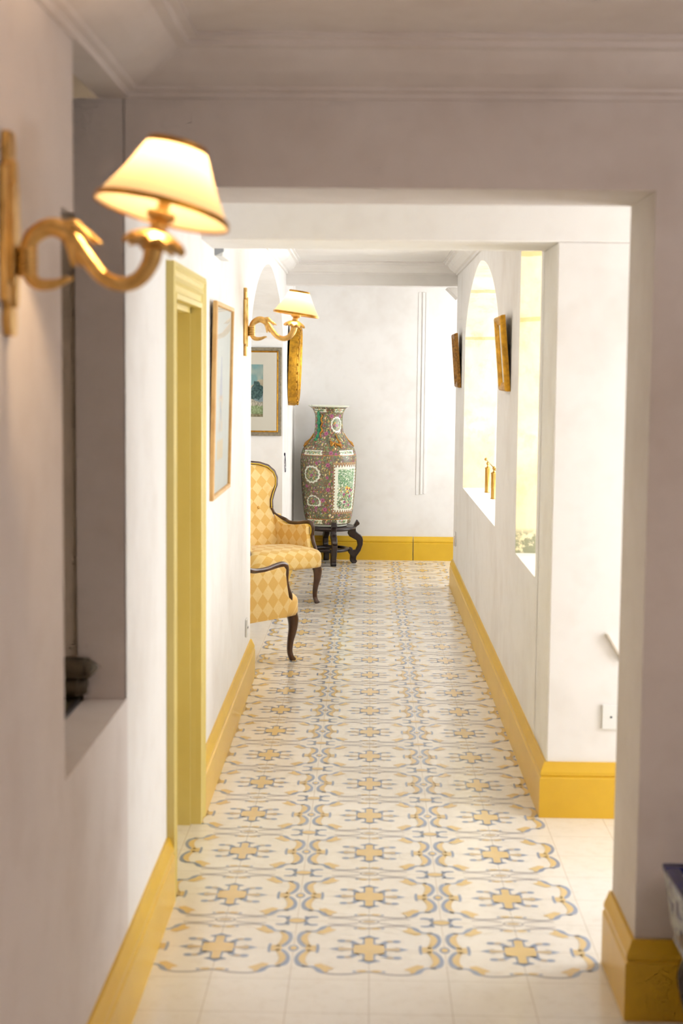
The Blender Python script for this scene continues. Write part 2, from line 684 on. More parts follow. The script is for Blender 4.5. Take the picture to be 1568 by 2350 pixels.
def cr(pts, sub=5):
    P = [Vector(p) for p in pts]
    Q = []
    for i in range(len(P) - 1):
        p0 = P[max(i - 1, 0)]; p1 = P[i]; p2 = P[i + 1]; p3 = P[min(i + 2, len(P) - 1)]
        for s in range(sub):
            t = s / sub
            Q.append(.5 * ((2 * p1) + (p2 - p0) * t + (2 * p0 - 5 * p1 + 4 * p2 - p3) * t * t + (3 * p1 - p0 - 3 * p2 + p3) * t ** 3))
    Q.append(P[-1])
    return Q


def stroke(pts, w, sub=4):
    """list of convex quads following a path of varying width"""
    P3 = cr([(p[0], p[1], ww) for p, ww in zip(pts, w if hasattr(w, '__len__') else [w] * len(pts))], sub)
    L, R = [], []
    for i, p in enumerate(P3):
        t = (P3[min(i + 1, len(P3) - 1)] - P3[max(i - 1, 0)]).to_2d().normalized()
        n = Vector((-t.y, t.x)) * (p.z / 2)
        L.append((p.x + n.x, p.y + n.y)); R.append((p.x - n.x, p.y - n.y))
    return [[L[i], L[i + 1], R[i + 1], R[i]] for i in range(len(L) - 1)]


def ell(cx, cy, a, b, n=14):
    return [(cx + a * math.cos(2 * PI * k / n), cy + b * math.sin(2 * PI * k / n)) for k in range(n)]


QUAD = []    # shapes of one quadrant of the medallion


def q(polys, mi):
    for p in (polys if isinstance(polys[0][0], (tuple, list)) else [polys]):
        QUAD.append((p, mi))


q(stroke([(0, .150), (.02, .155), (.048, .165), (.089, .168), (.112, .161), (.121, .152)], [.008, .008, .009, .009, .009, .011]), GREY)
q(stroke([(.115, .164), (.124, .149), (.134, .131), (.150, .122), (.173, .121)], [.006, .020, .017, .008, .009]), BLUE)
q([(.089, .134), (.104, .119), (.1245, .101), (.142, .108), (.138, .122), (.124, .137), (.116, .155), (.106, .158), (.1035, .143)], YEL)
q(stroke([(.160, .123), (.180, .110), (.187, .078), (.184, .046), (.174, .018), (.162, .006)], [.005, .014, .015, .014, .011, .005]), BLUE)
q(stroke([(.158, .114), (.171, .094), (.174, .066), (.168, .038), (.156, .010)], [.004, .015, .019, .016, .009]), YEL)
q([(.140, 0), (.170, 0), (.166, .020), (.140, .019)], YEL)
q([(.131, 0), (.140, 0), (.140, .032), (.133, .028)], BLUE)
# centre motif
q([(0, 0), (.046, 0), (.046, .034), (.017, .040), (.016, .078), (0, .084)], BLUE)
q([(0, 0), (.041, 0), (.040, .028), (.0115, .033), (.0115, .076), (0, .080)], YEL)
q(ell(.020, .013, .0035, .003, 8), TAN)
q([(0, .099), (0, .080), (.012, .073), (.020, .070), (.031, .080), (.014, .087)], BLUE)
q([(.041, 0), (.041, .006), (.060, .008), (.078, .013), (.084, 0)], TAN)
q([(.044, .0045), (.060, .0095), (.078, .0155), (.078, .0115), (.060, .0065)], GREY)
q([(.066, .019), (.080, .013), (.106, 0), (.080, 0), (.077, .009)], BLUE)
q(stroke([(.030, .028), (.039, .042), (.050, .054), (.062, .056)], [.015, .016, .016, .016]), BLUE)
q(ell(.055, .056, .010, .006, 10), TAN)
q(ell(.073, .056, .013, .010, 10), BLUE)
# leaf of the outline at the middle of each side
q([(.002, .148), (.012, .140), (.028, .142), (.034, .149), (.018, .154)], YEL)
q(ell(.037, .149, .006, .0045, 8), BLUE)


def mirror(p, sx, sy):
    return [(a * sx, b * sy) for a, b in p]


NR = 21
for r in range(NR):
    for c in (-1, 0, 1):
        cx, cy = .4 * c, .4 * r
        for p, mi in QUAD:
            for sx in (1, -1):
                for sy in (1, -1):
                    inlay(mirror(p, sx, sy), mi, cx, cy)
        for k in (-.0195, .0195):
            for j in (-.014, .014):
                pass
        if r < NR - 1:    # between two rows
            inlay(ell(0, .2, .030, .019), GREY, cx, cy)
            inlay(ell(0, .2, .025, .0135), CREAM, cx, cy)
            inlay(ell(0, .2, .018, .009), TAN, cx, cy)
            for sx in (1, -1):
                for sv in (-1, 1):
                    for pl in stroke([(sx * .03, .2 + sv * .013), (sx * .075, .2 + sv * .022), (sx * .115, .2 + sv * .020)], [.006, .007, .005]):
                        inlay(pl, GREY, cx, cy)
        if c < 1:         # between two columns
            inlay(ell(.2, 0, .014, .022), BLUE, cx, cy)
            inlay(ell(.2, 0, .009, .013), YEL, cx, cy)
            if r < NR - 1:
                inlay(ell(.2, .2, .026, .021), BLUE, cx, cy)
                inlay(ell(.2, .2, .023, .017), YEL, cx, cy)
                for sx in (1, -1):
                    for sv in (1, -1):
                        for pl in stroke([(.2 + sx * .022, .2 + sv * .004), (.2 + sx * .027, .2 + sv * .018), (.2 + sx * .022, .2 + sv * .034)], [.011, .012, .008]):
                            inlay(pl, BLUE, cx, cy)
                        for pl in stroke([(.2 + sx * .027, .2 + sv * .022), (.2 + sx * .042, .2 + sv * .030), (.2 + sx * .058, .2 + sv * .028)], [.010, .013, .008]):
                            inlay(pl, BLUE, cx, cy)
fo = struct(fl.build('floor', ['tile_cream', 'tile_blue', 'tile_grey', 'tile_yellow', 'tile_tan'], fixn=False))

# --- skirting boards
BB = [(0, 0), (.024, 0), (.024, .138), (.018, .144), (.022, .150), (.021, .160), (.014, .176), (.008, .192), (0, .192)]
run_profile('baseboard_left', [(XL(.33), .328), (XN, -.39), (XN, -5.6)], BB, 'yellow_paint')
run_profile('baseboard_left_corridor', [(XL(3.52) - .1, 3.50), (XL(3.5), 3.50), (XL(1.172), 1.172)], BB, 'yellow_paint')
run_profile('baseboard_left_landing', [(XL(YF), YF), (XL(6.43), 6.43), (XL(6.43) - .9, 6.43)], BB, 'yellow_paint')
run_profile('baseboard_far', [(1.6, YF), (.348, YF)], BB, 'yellow_paint')
run_profile('baseboard_far_left', [(.341, YF), (XL(YF), YF)], BB, 'yellow_paint')
run_profile('baseboard_right_corridor', [(2.05, 1.23), (XR(1.23), 1.23), (XR(6.8), 6.80)], BB, 'yellow_paint')
run_profile('baseboard_right', [(2.6, -.39), (JX, -.39), (JX, -.06)], BB, 'yellow_paint')

# --- cornices
CF = [(0, 0), (.012, 0), (.014, .012), (.03, .015), (.032, .022), (.045, .026), (.085, .044), (.12, .066), (.14, .082), (.162, .085), (.165, .096), (.185, .098), (.185, .112), (0, .112)]
run_profile('trim_2', [(2.6, -.39), (XN, -.39), (XN, -5.6)], CF, 'room_plaster', ZF - .108)
CC = [(0, 0), (.012, 0), (.014, .014), (.028, .018), (.06, .040), (.075, .064), (.092, .066), (.094, .078), (.11, .080), (.11, .09), (0, .09)]
run_profile('trim_3', [(XR(1.62), 1.62), (XR(6.8), 6.80), (XL(6.8), 6.80), (XL(1.62), 1.62)], CC, 'ceiling_paint', ZC - .087)

# --- doorway in the left wall
dr = thing('door_1', 'yellow painted doorway with moulded frame in the left corridor wall', 'door', (XL(.6), .63, 0))
dr['kind'] = 'structure'
D0 = Vector((XL(.6), .63, 0))


def door_part(name, mat, fn, **kw):
    m = MB()
    fn(m)
    m.v = [(a - D0.x, b - D0.y, c) for a, b, c in m.v]
    return m.build(name, mat, dr, **kw)


AR = [(0, 0), (0, .022), (.012, .025), (.020, .018), (.028, .018), (.036, .014), (.052, .020), (.060, .012), (.078, .012), (.086, .020), (.100, .018), (.100, 0)]


def arch_post(m, y_out, sgn, zt, z0=0.0):
    # moulded post; AR = (distance from the outer edge, projection); mitred at the head
    n = len(AR)
    o = len(m.v)
    for z_of in (lambda d: z0, lambda d: zt - d):
        for d, p in AR:
            y = y_out + sgn * d
            m.v.append((XL(y) + p, y, z_of(d)))
    for i in range(n):
        j = (i + 1) % n
        m.face([o + i, o + j, o + n + j, o + n + i])
    m.face([o + i for i in range(n)])
    m.face([o + n + i for i in range(n)][::-1])


def arch_head(m, y0, y1, zt):
    n = len(AR)
    o = len(m.v)
    for side, sgn in ((y0, 1), (y1, -1)):
        for d, p in AR:
            y = side + sgn * d
            m.v.append((XL(y) + p, y, zt - d))
    for i in range(n):
        j = (i + 1) % n
        m.face([o + i, o + j, o + n + j, o + n + i])


door_part('door_post', 'door_paint', lambda m: arch_post(m, .325, 1, 1.822))
door_part('door_post', 'door_paint', lambda m: arch_post(m, 1.175, -1, 1.822))
door_part('door_head', 'door_paint', lambda m: arch_head(m, .325, 1.175, 1.822))


def leaf(m):
    x = XL(.6) - .13
    m.box(x - .04, x, .425, 1.075, .004, 1.725)
    for z0, z1 in ((.15, .62), (.78, 1.6)):
        for a, b in ((.48, .72), (.78, 1.02)):
            m.box(x - .002, x + .012, a, b, z0, z1)


dl = door_part('door_leaf', 'door_paint', leaf, bevel=.006)
m = MB()
m.ball((XL(.6) - .095 - D0.x, .46 - .63, .95), .022)
m.build('door_knob', 'brass', dl, smooth=True)
door_part('door_stop', 'door_paint', lambda m: (m.box(XL(.6) - .13, XL(.6) - .02, 1.060, 1.074, 0, 1.72), m.box(XL(.6) - .13, XL(.6) - .02, .426, .440, 0, 1.72), m.box(XL(.6) - .13, XL(.6) - .02, .426, 1.074, 1.705, 1.724)))


# ------------------------------------------------------------------ wall sconces
def make_sconce(label, y, zc, tilt, back, group):
    t = thing('wall_sconce', label, 'wall lamp', (XL(y) if y > -.4 else XN, y, zc), 0, group)
    # back plate: long shaped plaque with scrolled ends
    m = MB()
    pl = [(-.020, -.155), (.020, -.155), (.026, -.135), (.022, -.108), (.040, -.100), (.044, .0), (.040, .100), (.022, .108), (.026, .135), (.020, .155), (-.020, .155),
          (-.026, .135), (-.022, .108), (-.040, .100), (-.044, 0), (-.040, -.100), (-.022, -.108), (-.026, -.135)]
    m.prism(pl, 'x', .0005, .014)
    m.prism([(a * .55, b * .72) for a, b in pl], 'x', .012, .020)
    m.build('back_plate', 'gilt_bronze', t, bevel=.004)
    dz = 1.71 - 1.745
    # S-shaped arm, and the tail that curls back under it
    pts = [(.034, 0, -.035), (.036, 0, -.018), (.047, 0, .000), (.072, 0, .012), (.098, 0, .002), (.122, 0, -.028), (.150, 0, -.062), (.180, 0, -.074), (.206, 0, -.066), (.224, 0, -.042), (.230, 0, -.016)]
    rad = [.012, .0125, .0135, .0145, .0145, .0125, .0115, .0115, .0125, .014, .016]
    m = MB()
    m.sweep(pts, rad, 14, up=(0, 1, 0))
    # spiral fluting as raised threads on the hook
    for i in range(9):
        a = i / 8
        p = Vector(pts[1]).lerp(Vector(pts[4]), a)
    m.sweep([(.034, 0, -.040), (.038, 0, -.062), (.052, 0, -.075), (.075, 0, -.075), (.098, 0, -.067), (.106, 0, -.068)], [.011, .010, .0095, .008, .0045, .001], 12, up=(0, 1, 0))
    m.build('arm', 'gilt_bronze', t, smooth=True)
    # rod to the plate + banded knot
    m = MB()
    m.sweep([(.012, 0, -.040), (.036, 0, -.040)], .009, 12, smooth=False)
    for k in range(6):
        z = -.060 + k * .0075
        m.lathe([(.0145, -.004), (.017, -.002), (.017, .002), (.0145, .004)], 18, (.034, 0, z))
    m.build('knot', 'gilt_bronze', t, smooth=True, auto=40)
    # acanthus leaf lying along the arm
    m = MB()
    for k, (c, d, w) in enumerate([((.080, .013), (.150, -.018), .014), ((.085, .010), (.132, -.006), .018), ((.088, -.004), (.118, -.052), .013)]):
        for s in (-1, 0, 1):
            m.sweep([(c[0], s * .006, c[1] + .003), ((c[0] + d[0]) / 2, s * .013, (c[1] + d[1]) / 2 + .012), (d[0] - abs(s) * .012, s * .011, d[1] + .004)], [.004, w * .55, .0015], 8, .5, up=(0, 1, 0))
    m.build('leaf', 'gilt_bronze', t, smooth=True)
    # scalloped drip dish, socket
    R = Matrix.Rotation(math.radians(tilt), 3, 'Y') @ Matrix.Rotation(math.radians(-back), 3, 'X')
    base = Vector((.231, 0, -.012))
    m = MB()
    seg = 48
    prof = [(.014, -.010), (.022, -.006), (.034, -.004), (.045, -.005), (.047, .001), (.040, .008), (.026, .016), (.012, .022)]
    m.lathe(prof, seg, tuple(base), mat=R)
    for i, (r, z) in enumerate(prof):
        if .03 < r:
            for k in range(seg):
                a = 2 * PI * k / seg
                rr = r + .0030 * math.cos(12 * a)
                pz = z + (-.004 if r > .04 else -.0015) * math.cos(12 * a)
                p = R @ Vector((rr * math.cos(a), rr * math.sin(a), pz))
                m.v[i * seg + k] = tuple(p + base)
    m.build('drip_dish', 'gilt_bronze', t, smooth=True, auto=60)
    m = MB()
    m.lathe([(.012, .018), (.014, .024), (.012, .032), (.021, .038), (.023, .043), (.021, .048), (.0095, .051), (.0095, .090)], 24, tuple(base), mat=R)
    m.build('socket', 'gilt_bronze', t, smooth=True, auto=50)
    # shade (thin, open at both ends) with trims
    sh = thing_child('lamp_shade_assembly', t)
    r0, r1, z0, z1 = .1045, .047, .050, .151
    m = MB()
    pf = []
    for i in range(13):
        a = i / 12
        pf.append((r0 + (r1 - r0) * a + .003 * math.sin(PI * a) * -1, z0 + (z1 - z0) * a))
    m.lathe(pf, 64, tuple(base), mat=R, cap0=False, cap1=False)
    shade = m.build('lamp_shade', 'lamp_parchment', t, smooth=True)
    COL.objects.unlink(sh)
    bpy.data.objects.remove(sh)
    for nm, rr, zz in (('bottom_trim', r0, z0), ('top_trim', r1, z1)):
        m = MB()
        m.lathe([(rr - .001, zz - .004), (rr + .0016, zz - .004), (rr + .0016 - .0012, zz + .005), (rr - .0032, zz + .005)], 64, tuple(base), mat=R, cap0=False, cap1=False)
        m.build(nm, 'old_gold', shade, smooth=True, auto=40)
    m = MB()
    bc = R @ Vector((0, 0, .118)) + base
    m.lathe([(.008, .088), (.010, .096), (.015, .108), (.014, .122), (.006, .136), (.001, .140)], 20, tuple(base), mat=R)
    m.build('bulb', 'lit_bulb', t, smooth=True)
    return t, bc


def thing_child(name, parent):
    o = bpy.data.objects.new(name, None)
    COL.objects.link(o)
    o.parent = parent
    return o


SCONCE = []
for lab, y, zc, tl, bk, pw in (('gilt sconce with a lit cream shade on the near wall beside the opening', -1.525, 1.727, 12.5, 6.0, 20.0),
                       ('gilt sconce with a lit cream shade on the corridor wall above the yellow chairs', 3.05, 1.740, 8.5, 0.0, 17.0)):
    t, bc = make_sconce(lab, y, zc, tl, bk, 'gilt wall sconces')
    SCONCE.append((t.location + bc, pw))


# ------------------------------------------------------------------ armchairs
def make_armchair(label, loc, phi, group):
    t = thing('armchair', label, 'chair', loc, phi, group)

    def bw(a):      # half width of the seat at depth a
        return .225 + .045 * (a + .24) / .48

    # seat: bow front, domed
    NN = 64
    out = []
    for k in range(NN):
        an = 2 * PI * k / NN
        cx, cy = math.cos(an), math.sin(an)
        a = math.copysign(abs(cx) ** .34, cx)
        b = math.copysign(abs(cy) ** .34, cy)
        aa = a * .255 + .015
        if a > 0:
            aa += .028 * a * (1 - abs(b) ** 2)
        out.append((aa, b * (bw(aa) + .010)))
    lev = [(.245, .985), (.262, 1.0), (.315, 1.0), (.334, .985), (.350, .94), (.362, .85), (.371, .70), (.377, .5), (.380, .25), (.381, .04)]
    m = MB()
    for z, s in lev:
        for a, b in out:
            m.v.append((a * s, b * s, z - (.012 if a < -.1 and z > .3 else 0)))
    for i in range(len(lev) - 1):
        for k in range(NN):
            k2 = (k + 1) % NN
            m.face([i * NN + k, i * NN + k2, (i + 1) * NN + k2, (i + 1) * NN + k])
    m.face(list(range(NN))[::-1])
    m.face([(len(lev) - 1) * NN + k for k in range(NN)])
    seat = m.build('seat', 'yellow_damask', t, smooth=True)
    set_uv(seat, lambda c, n: (c.y, c.x + (.38 - c.z)))

    # balloon backrest
    ZW = [(.33, .205), (.45, .195), (.54, .185), (.60, .172), (.65, .176), (.70, .196), (.75, .222), (.80, .230), (.84, .216), (.875, .176), (.895, .115), (.903, .035)]
    rows = []
    for i in range(len(ZW) - 1):
        for s in range(3):
            f = s / 3
            rows.append((ZW[i][0] * (1 - f) + ZW[i + 1][0] * f, ZW[i][1] * (1 - f) + ZW[i + 1][1] * f))
    rows.append(ZW[-1])

    def aback(z):
        return -.185 - .20 * (z - .33)
    NC = 16
    m = MB()
    for front in (1, 0):
        for z, w in rows:
            for k in range(NC + 1):
                b = -w + 2 * w * k / NC
                e = abs(b) / w
                if front:
                    a = aback(z) + .030 * (1 - e ** 2.5) * min(1, (.93 - z) / .08) - .025 * (1 - (b / .26) ** 2)
                    a += .03 * e * e * (w / .24)
                else:
                    a = aback(z) - .045 - .02 * (1 - e ** 2) + .03 * e * e * (w / .24)
                m.v.append((a, b, z))
    nr = len(rows)
    W = NC + 1
    for f in (0, 1):
        o = f * nr * W
        for i in range(nr - 1):
            for k in range(NC):
                m.face([o + i * W + k, o + i * W + k + 1, o + (i + 1) * W + k + 1, o + (i + 1) * W + k])
    o = nr * W
    for i in range(nr - 1):
        for k in (0, NC):
            m.face([i * W + k, (i + 1) * W + k, o + (i + 1) * W + k, o + i * W + k])
    for i in (0, nr - 1):
        for k in range(NC):
            m.face([i * W + k, i * W + k + 1, o + i * W + k + 1, o + i * W + k])
    back = m.build('backrest', 'yellow_damask', t, smooth=True, auto=55)
    set_uv(back, lambda c, n: (c.y, c.z))
    for b in (-.075, .075):
        m = MB()
        m.ball((aback(.60) + .012, b, .605), .011, 14, (.6, 1, 1))
        m.build('button', 'yellow_damask', back, smooth=True)

    # show-wood rail round the back
    left = [(aback(z) + .03 * (w / .24) - .012, w + .006, z) for z, w in rows if z > .585]
    loop = left + [(p[0], -p[1], p[2]) for p in left[::-1]]
    m = MB()
    m.sweep(loop, .0125, 10, .9, up=(1, 0, 0), sub=2)
    m.build('back_frame', 'walnut', t, smooth=True)
    m = MB()
    m.sweep([(p[0] + .012, p[1] * .955, p[2] - .004) for p in loop], .004, 6, up=(1, 0, 0), sub=2)
    m.build('piping', 'piping_yellow', back, smooth=True)

    # arms: upholstered panel + carved rail running down into the front post
    for s in (1, -1):
        def bo(a, s=s):
            return s * (bw(a) + .012)
        prof = [(-.215, .245), (.125, .245), (.145, .33), (.128, .40), (.116, .47), (.118, .496), (.102, .512), (.05, .508), (-.04, .497), (-.12, .496), (-.175, .512), (-.215, .560)]
        m = MB()
        tri = tessellate_polygon([[Vector((p[0], p[1], 0)) for p in prof]])
        n = len(prof)
        for off in (0, .052):
            for a, z in prof:
                m.v.append((a, bo(a) - s * off, z))
        for q_ in tri:
            m.face(q_)
            m.face([n + k for k in q_][::-1])
        for i in range(n):
            j = (i + 1) % n
            m.face([i, j, n + j, n + i])
        arm = m.build('arm', 'yellow_damask', t, bevel=.012, bseg=3, smooth=True, auto=50)
        set_uv(arm, lambda c, nn: (c.x + .02, c.z))
        z1, w1 = [(z, w) for z, w in rows if z > .585][0]
        pth = [(aback(z1) + .03 * (w1 / .24) - .012, s * (w1 + .006), z1), (aback(.56) + .016, s * .200, .552), (-.165, bo(-.16), .522), (-.10, bo(-.1) - s * .012, .508), (-.02, bo(0) - s * .014, .508), (.05, bo(.06) - s * .014, .520),
               (.098, bo(.12) - s * .014, .524), (.128, bo(.15) - s * .014, .510), (.132, bo(.15) - s * .014, .475), (.130, bo(.15) - s * .014, .440), (.146, bo(.15) - s * .014, .390), (.168, bo(.16) - s * .014, .350), (.170, bo(.16) - s * .014, .315)]
        m = MB()
        m.sweep(pth, [.012, .012, .012, .013, .014, .014, .015, .016, .015, .014, .014, .013, .007], 12, .8, up=(0, 1, 0))
        m.build('arm_rail', 'walnut', t, smooth=True)
        m = MB()
        m.sweep([(p[0] - (.014 if i > 6 else 0), p[1] - s * .014, p[2] - (.014 if i < 8 else 0)) for i, p in enumerate(pth[2:12])], .0035, 6, up=(0, 1, 0))
        m.build('piping', 'piping_yellow', arm, smooth=True)
        # cabriole front leg
        b0 = s * .232
        m = MB()
        m.sweep([(.215, b0, .262), (.218, b0, .245), (.224, b0 + s * .004, .215), (.222, b0 + s * .003, .165), (.210, b0 - s * .002, .105), (.205, b0 - s * .003, .055), (.212, b0, .022), (.226, b0 + s * .005, .0)],
                [.031, .031, .030, .024, .018, .0155, .0155, .018], 10, .95, up=(1, 0, 0))
        m.build('leg', 'walnut', t, smooth=True)
        m = MB()
        m.sweep([(-.190, s * .185, .262), (-.195, s * .187, .17), (-.215, s * .190, .08), (-.245, s * .192, 0)], [.022, .020, .017, .015], 8, up=(1, 0, 0))
        m.build('leg', 'walnut', t, smooth=True)
    return t


def place_chair(leg, phi, s):
    """put the front leg (s=+1 left, -1 right) on the floor point leg"""
    f = Vector((math.cos(phi), math.sin(phi)))
    l = Vector((-f.y, f.x))
    o = Vector(leg) - f * .226 - l * (s * .237)
    return (o.x, o.y, 0)


ph = math.radians(-52)
make_armchair('yellow diamond damask armchair turned towards the camera, its whole seat and buttoned back in view', place_chair((-.345, 5.91), ph, 1), ph, 'yellow armchairs in the niche')
ph = math.radians(56)
make_armchair('yellow damask armchair seen from its outer arm, half hidden by the wall corner in front', place_chair((-.405, 3.965), ph, -1), ph, 'yellow armchairs in the niche')

# ------------------------------------------------------------------ big porcelain vase
VX, VY = -.322, 7.975
VAX = -.338
PROF = [(.140, .305), (.150, .306), (.152, .322), (.174, .328), (.182, .36), (.192, .40), (.205, .52), (.215, .64), (.220, .76), (.221, .83), (.211, .889), (.192, .93), (.160, .972), (.132, 1.004), (.114, 1.05), (.109, 1.115), (.111, 1.175), (.126, 1.215), (.144, 1.234), (.163, 1.246), (.163, 1.250), (.155, 1.249), (.134, 1.230), (.112, 1.19), (.098, 1.12)]


def make_vase():
    # resample the outer profile finely
    P = cr([(a, b, 0) for a, b in PROF], 12)
    NT = 340
    NZ = len(P)
    # subdivide long spans
    Q = []
    for i in range(NZ - 1):
        d = (P[i + 1] - P[i]).length
        k = max(1, int(d / .0034))
        for s in range(k):
            Q.append(P[i].lerp(P[i + 1], s / k))
    Q.append(P[-1])
    R = np.array([p.x for p in Q]); Z = np.array([p.y for p in Q])
    nz = len(Q)
    TH = np.linspace(-PI, PI, NT, endpoint=False)
    # theta = 0 faces the camera (-y), positive towards +x
    X = np.outer(R, np.sin(TH)); Y = -np.outer(R, np.cos(TH)); ZZ = np.repeat(Z[:, None], NT, 1)
    verts = np.stack([X, Y, ZZ], -1).reshape(-1, 3)
    outer = np.ones(nz, bool)
    itop = int(np.argmax(Z))
    # painting
    lin = lambda r, g, b: np.array(S(r, g, b)[:3])
    img = np.zeros((nz, NT, 3)) + lin(112, 98, 74)
    T2 = np.repeat(TH[None, :], nz, 0)
    zz = ZZ
    rr = np.repeat(R[:, None], NT, 1)
    img += (rng.random((nz, NT, 1)) - .5) * .05

    def dab(t0, z0, rad_t, rad_z, col, ang=0.0, lobes=0, amt=1.0):
        iz = np.where(np.abs(Z - z0) < max(rad_t, rad_z) * 1.4)[0]
        iz = iz[iz < itop + 3]
        if len(iz) == 0:
            return
        i0, i1 = iz[0], iz[-1] + 1
        r0 = R[(i0 + i1) // 2]
        dt = (TH - t0 + PI) % (2 * PI) - PI
        it = np.where(np.abs(dt) * r0 < max(rad_t, rad_z) * 1.4)[0]
        if len(it) == 0:
            return
        u = dt[it][None, :] * r0 + np.zeros((i1 - i0, 1))
        v = (Z[i0:i1] - z0)[:, None] + np.zeros((1, len(it)))
        c, s = math.cos(ang), math.sin(ang)
        a, b = (u * c + v * s) / rad_t, (-u * s + v * c) / rad_z
        d = np.sqrt(a * a + b * b)
        if lobes:
            d = d / (1 + .12 * np.cos(lobes * np.arctan2(b, a)))
        msk = d < 1
        sub = img[i0:i1][:, it]
        sub[msk] = sub[msk] * (1 - amt) + np.array(col) * amt
        blk = img[i0:i1]
        blk[:, it] = sub

    pal = [((96, 116, 74), 9), ((120, 140, 92), 6), ((150, 166, 120), 3), ((66, 104, 76), 4), ((190, 170, 84), 4), ((214, 190, 120), 3), ((120, 52, 48), 4), ((150, 70, 60), 2), ((150, 62, 110), 2), ((178, 110, 150), 2), ((206, 200, 180), 2), ((70, 56, 50), 4), ((60, 120, 96), 2), ((196, 130, 56), 2)]
    bag = [c for c, k in pal for _ in range(k)]

    def foliage(n, zlo, zhi, tlo=-PI, thi=PI, big=1.0):
        for _ in range(n):
            dab(random.uniform(tlo, thi), random.uniform(zlo, zhi), random.uniform(.003, .0075) * big, random.uniform(.002, .005) * big, lin(*random.choice(bag)), random.uniform(0, PI))

    foliage(9500, .30, 1.25)

    def flower(t0, z0, r):
        dab(t0, z0, r, r, lin(150, 82, 112), 0, 8)
        dab(t0, z0, r * .72, r * .72, lin(172, 100, 132), .4, 6)
        dab(t0, z0, r * .35, r * .35, lin(128, 48, 78), .2, 5)
    for _ in range(80):
        flower(random.uniform(-PI, PI), random.uniform(.33, 1.22), random.uniform(.008, .013))
    for px, pz in ((764, 1.168), (752, 1.032), (757, .792), (751, .445), (746, .518), (758, .60), (764, .885)):
        rloc = float(np.interp(pz, Z[:itop], R[:itop]))
        flower(math.asin(max(-1, min(1, (px - 757) / 291 / rloc))), pz, .017)
    for _ in range(60):     # butterflies and buds
        t0, z0 = random.uniform(-PI, PI), random.uniform(.33, 1.2)
        dab(t0, z0, .009, .004, lin(226, 196, 130), random.uniform(0, PI))
        dab(t0 + .01, z0 + .006, .007, .004, lin(232, 214, 170), random.uniform(0, PI))

    def cart(t0, z0, rt, rz, kind, fill=False):
        r0 = float(np.interp(z0, Z[:itop], R[:itop]))
        u = ((T2 - t0 + PI) % (2 * PI) - PI) * r0
        v = zz - z0
        ok = np.arange(nz)[:, None] < itop
        if kind == 'oval':
            an = np.arctan2(v / rz, u / rt)
            d = np.sqrt((u / rt) ** 2 + (v / rz) ** 2) / (1 + .05 * np.cos(14 * an))
        elif kind == 'fan':
            vv = v + .35 * rz * (u / rt) ** 2 * 1.2
            an = np.arctan2(vv / rz, u / rt)
            d = np.maximum(np.abs(u / rt) ** 2.2 + np.abs(vv / rz) ** 2.6, 0) ** .45 / (1 + .05 * np.cos(16 * an))
        else:
            k = .06
            d = np.maximum(np.abs(u) / rt * (1 + k * np.cos(v * 260)), np.abs(v) / rz * (1 + k * np.cos(u * 260)))
        white = lin(222, 224, 206)
        img[(d < 1.06) & ok] = lin(110, 72, 60)
        img[(d < 1.0) & ok] = white
        if kind in ('oval', 'fan'):
            inner = (d < .80) & ok
            img[inner] = lin(118, 122, 92) + (rng.random((int(inner.sum()), 3)) - .5) * .08
            n = int(260 * rt * rz / (.07 * .065))
            for _ in range(n):
                a, b = random.uniform(-.72, .72), random.uniform(-.72, .72)
                if a * a + b * b < .55:
                    dab(t0 + a * rt / r0, z0 + b * rz, random.uniform(.003, .006), random.uniform(.002, .004), lin(*random.choice(bag)), random.uniform(0, PI))
            flower(t0, z0 - .1 * rz, .012)
        else:
            n = int(1500 * rt * rz / (.1 * .17)) if fill else int(1000 * rt * rz / (.1 * .17)) + 24
            greens = [(96, 140, 100), (120, 156, 112), (80, 118, 84), (150, 170, 130)]
            for _ in range(n):
                a = random.uniform(-.72, .8) if fill else random.gauss(0, .42)
                b = random.uniform(-.9, .86) if fill else random.uniform(-.55, .55)
                if abs(a) > .84:
                    continue
                c_ = random.choice(greens) if (b > .1 and fill) or random.random() < .45 else random.choice(bag)
                dab(t0 + a * rt / r0, z0 + b * rz, random.uniform(.003, .008), random.uniform(.002, .0035), lin(*c_), random.uniform(0, PI))
            if fill:
                for a, b in ((.1, .0), (-.2, -.25), (.4, -.35), (-.1, -.6), (.35, -.75), (.55, -.1)):
                    flower(t0 + a * rt / r0, z0 + b * rz, .012)
                for a, b in ((0, .05), (.25, .02), (.1, -.12)):
                    dab(t0 + a * rt / r0, z0 + b * rz, .014, .007, lin(222, 184, 70), random.uniform(-1, 1))
                    dab(t0 + (a + .12) * rt / r0, z0 + (b - .06) * rz, .009, .007, lin(150, 40, 40), 0)

    D = math.radians
    for k in (0, 1):         # front and back alike
        t = PI * k
        for dz_, edge in ((.0, 0),):
            u = ((T2 - t - D(43) + PI) % (2 * PI) - PI)
            band = (np.abs(u) < D(32)) & (zz > .41) & (zz < .81)
            img[band & (np.arange(nz)[:, None] < itop)] = lin(168, 134, 92)
        cart(t + D(43), .608, .108, .176, 'rect', True)
        cart(t - D(36), .718, .078, .068, 'oval')
        cart(t - D(34), .512, .068, .042, 'fan')
        cart(t + D(36), 1.102, .050, .062, 'oval')
        for z0, h, (a0, a1), (b0, b1) in ((.888, .018, (-60, -13), (26, 66)), (.334 + .012, .016, (-60, -14), (24, 58)), (1.212, .012, (-58, -8), (24, 62))):
            r0 = float(np.interp(z0, Z[:itop], R[:itop]))
            for x0, x1 in ((a0, a1), (b0, b1)):
                cart(t + D((x0 + x1) / 2), z0, D(x1 - x0) / 2 * r0, h, 'rect')
    # gilt lines, white rim, foot and inside
    for zl in (.868, .366):
        img[(np.abs(zz - zl) < .003)] = lin(180, 120, 60)
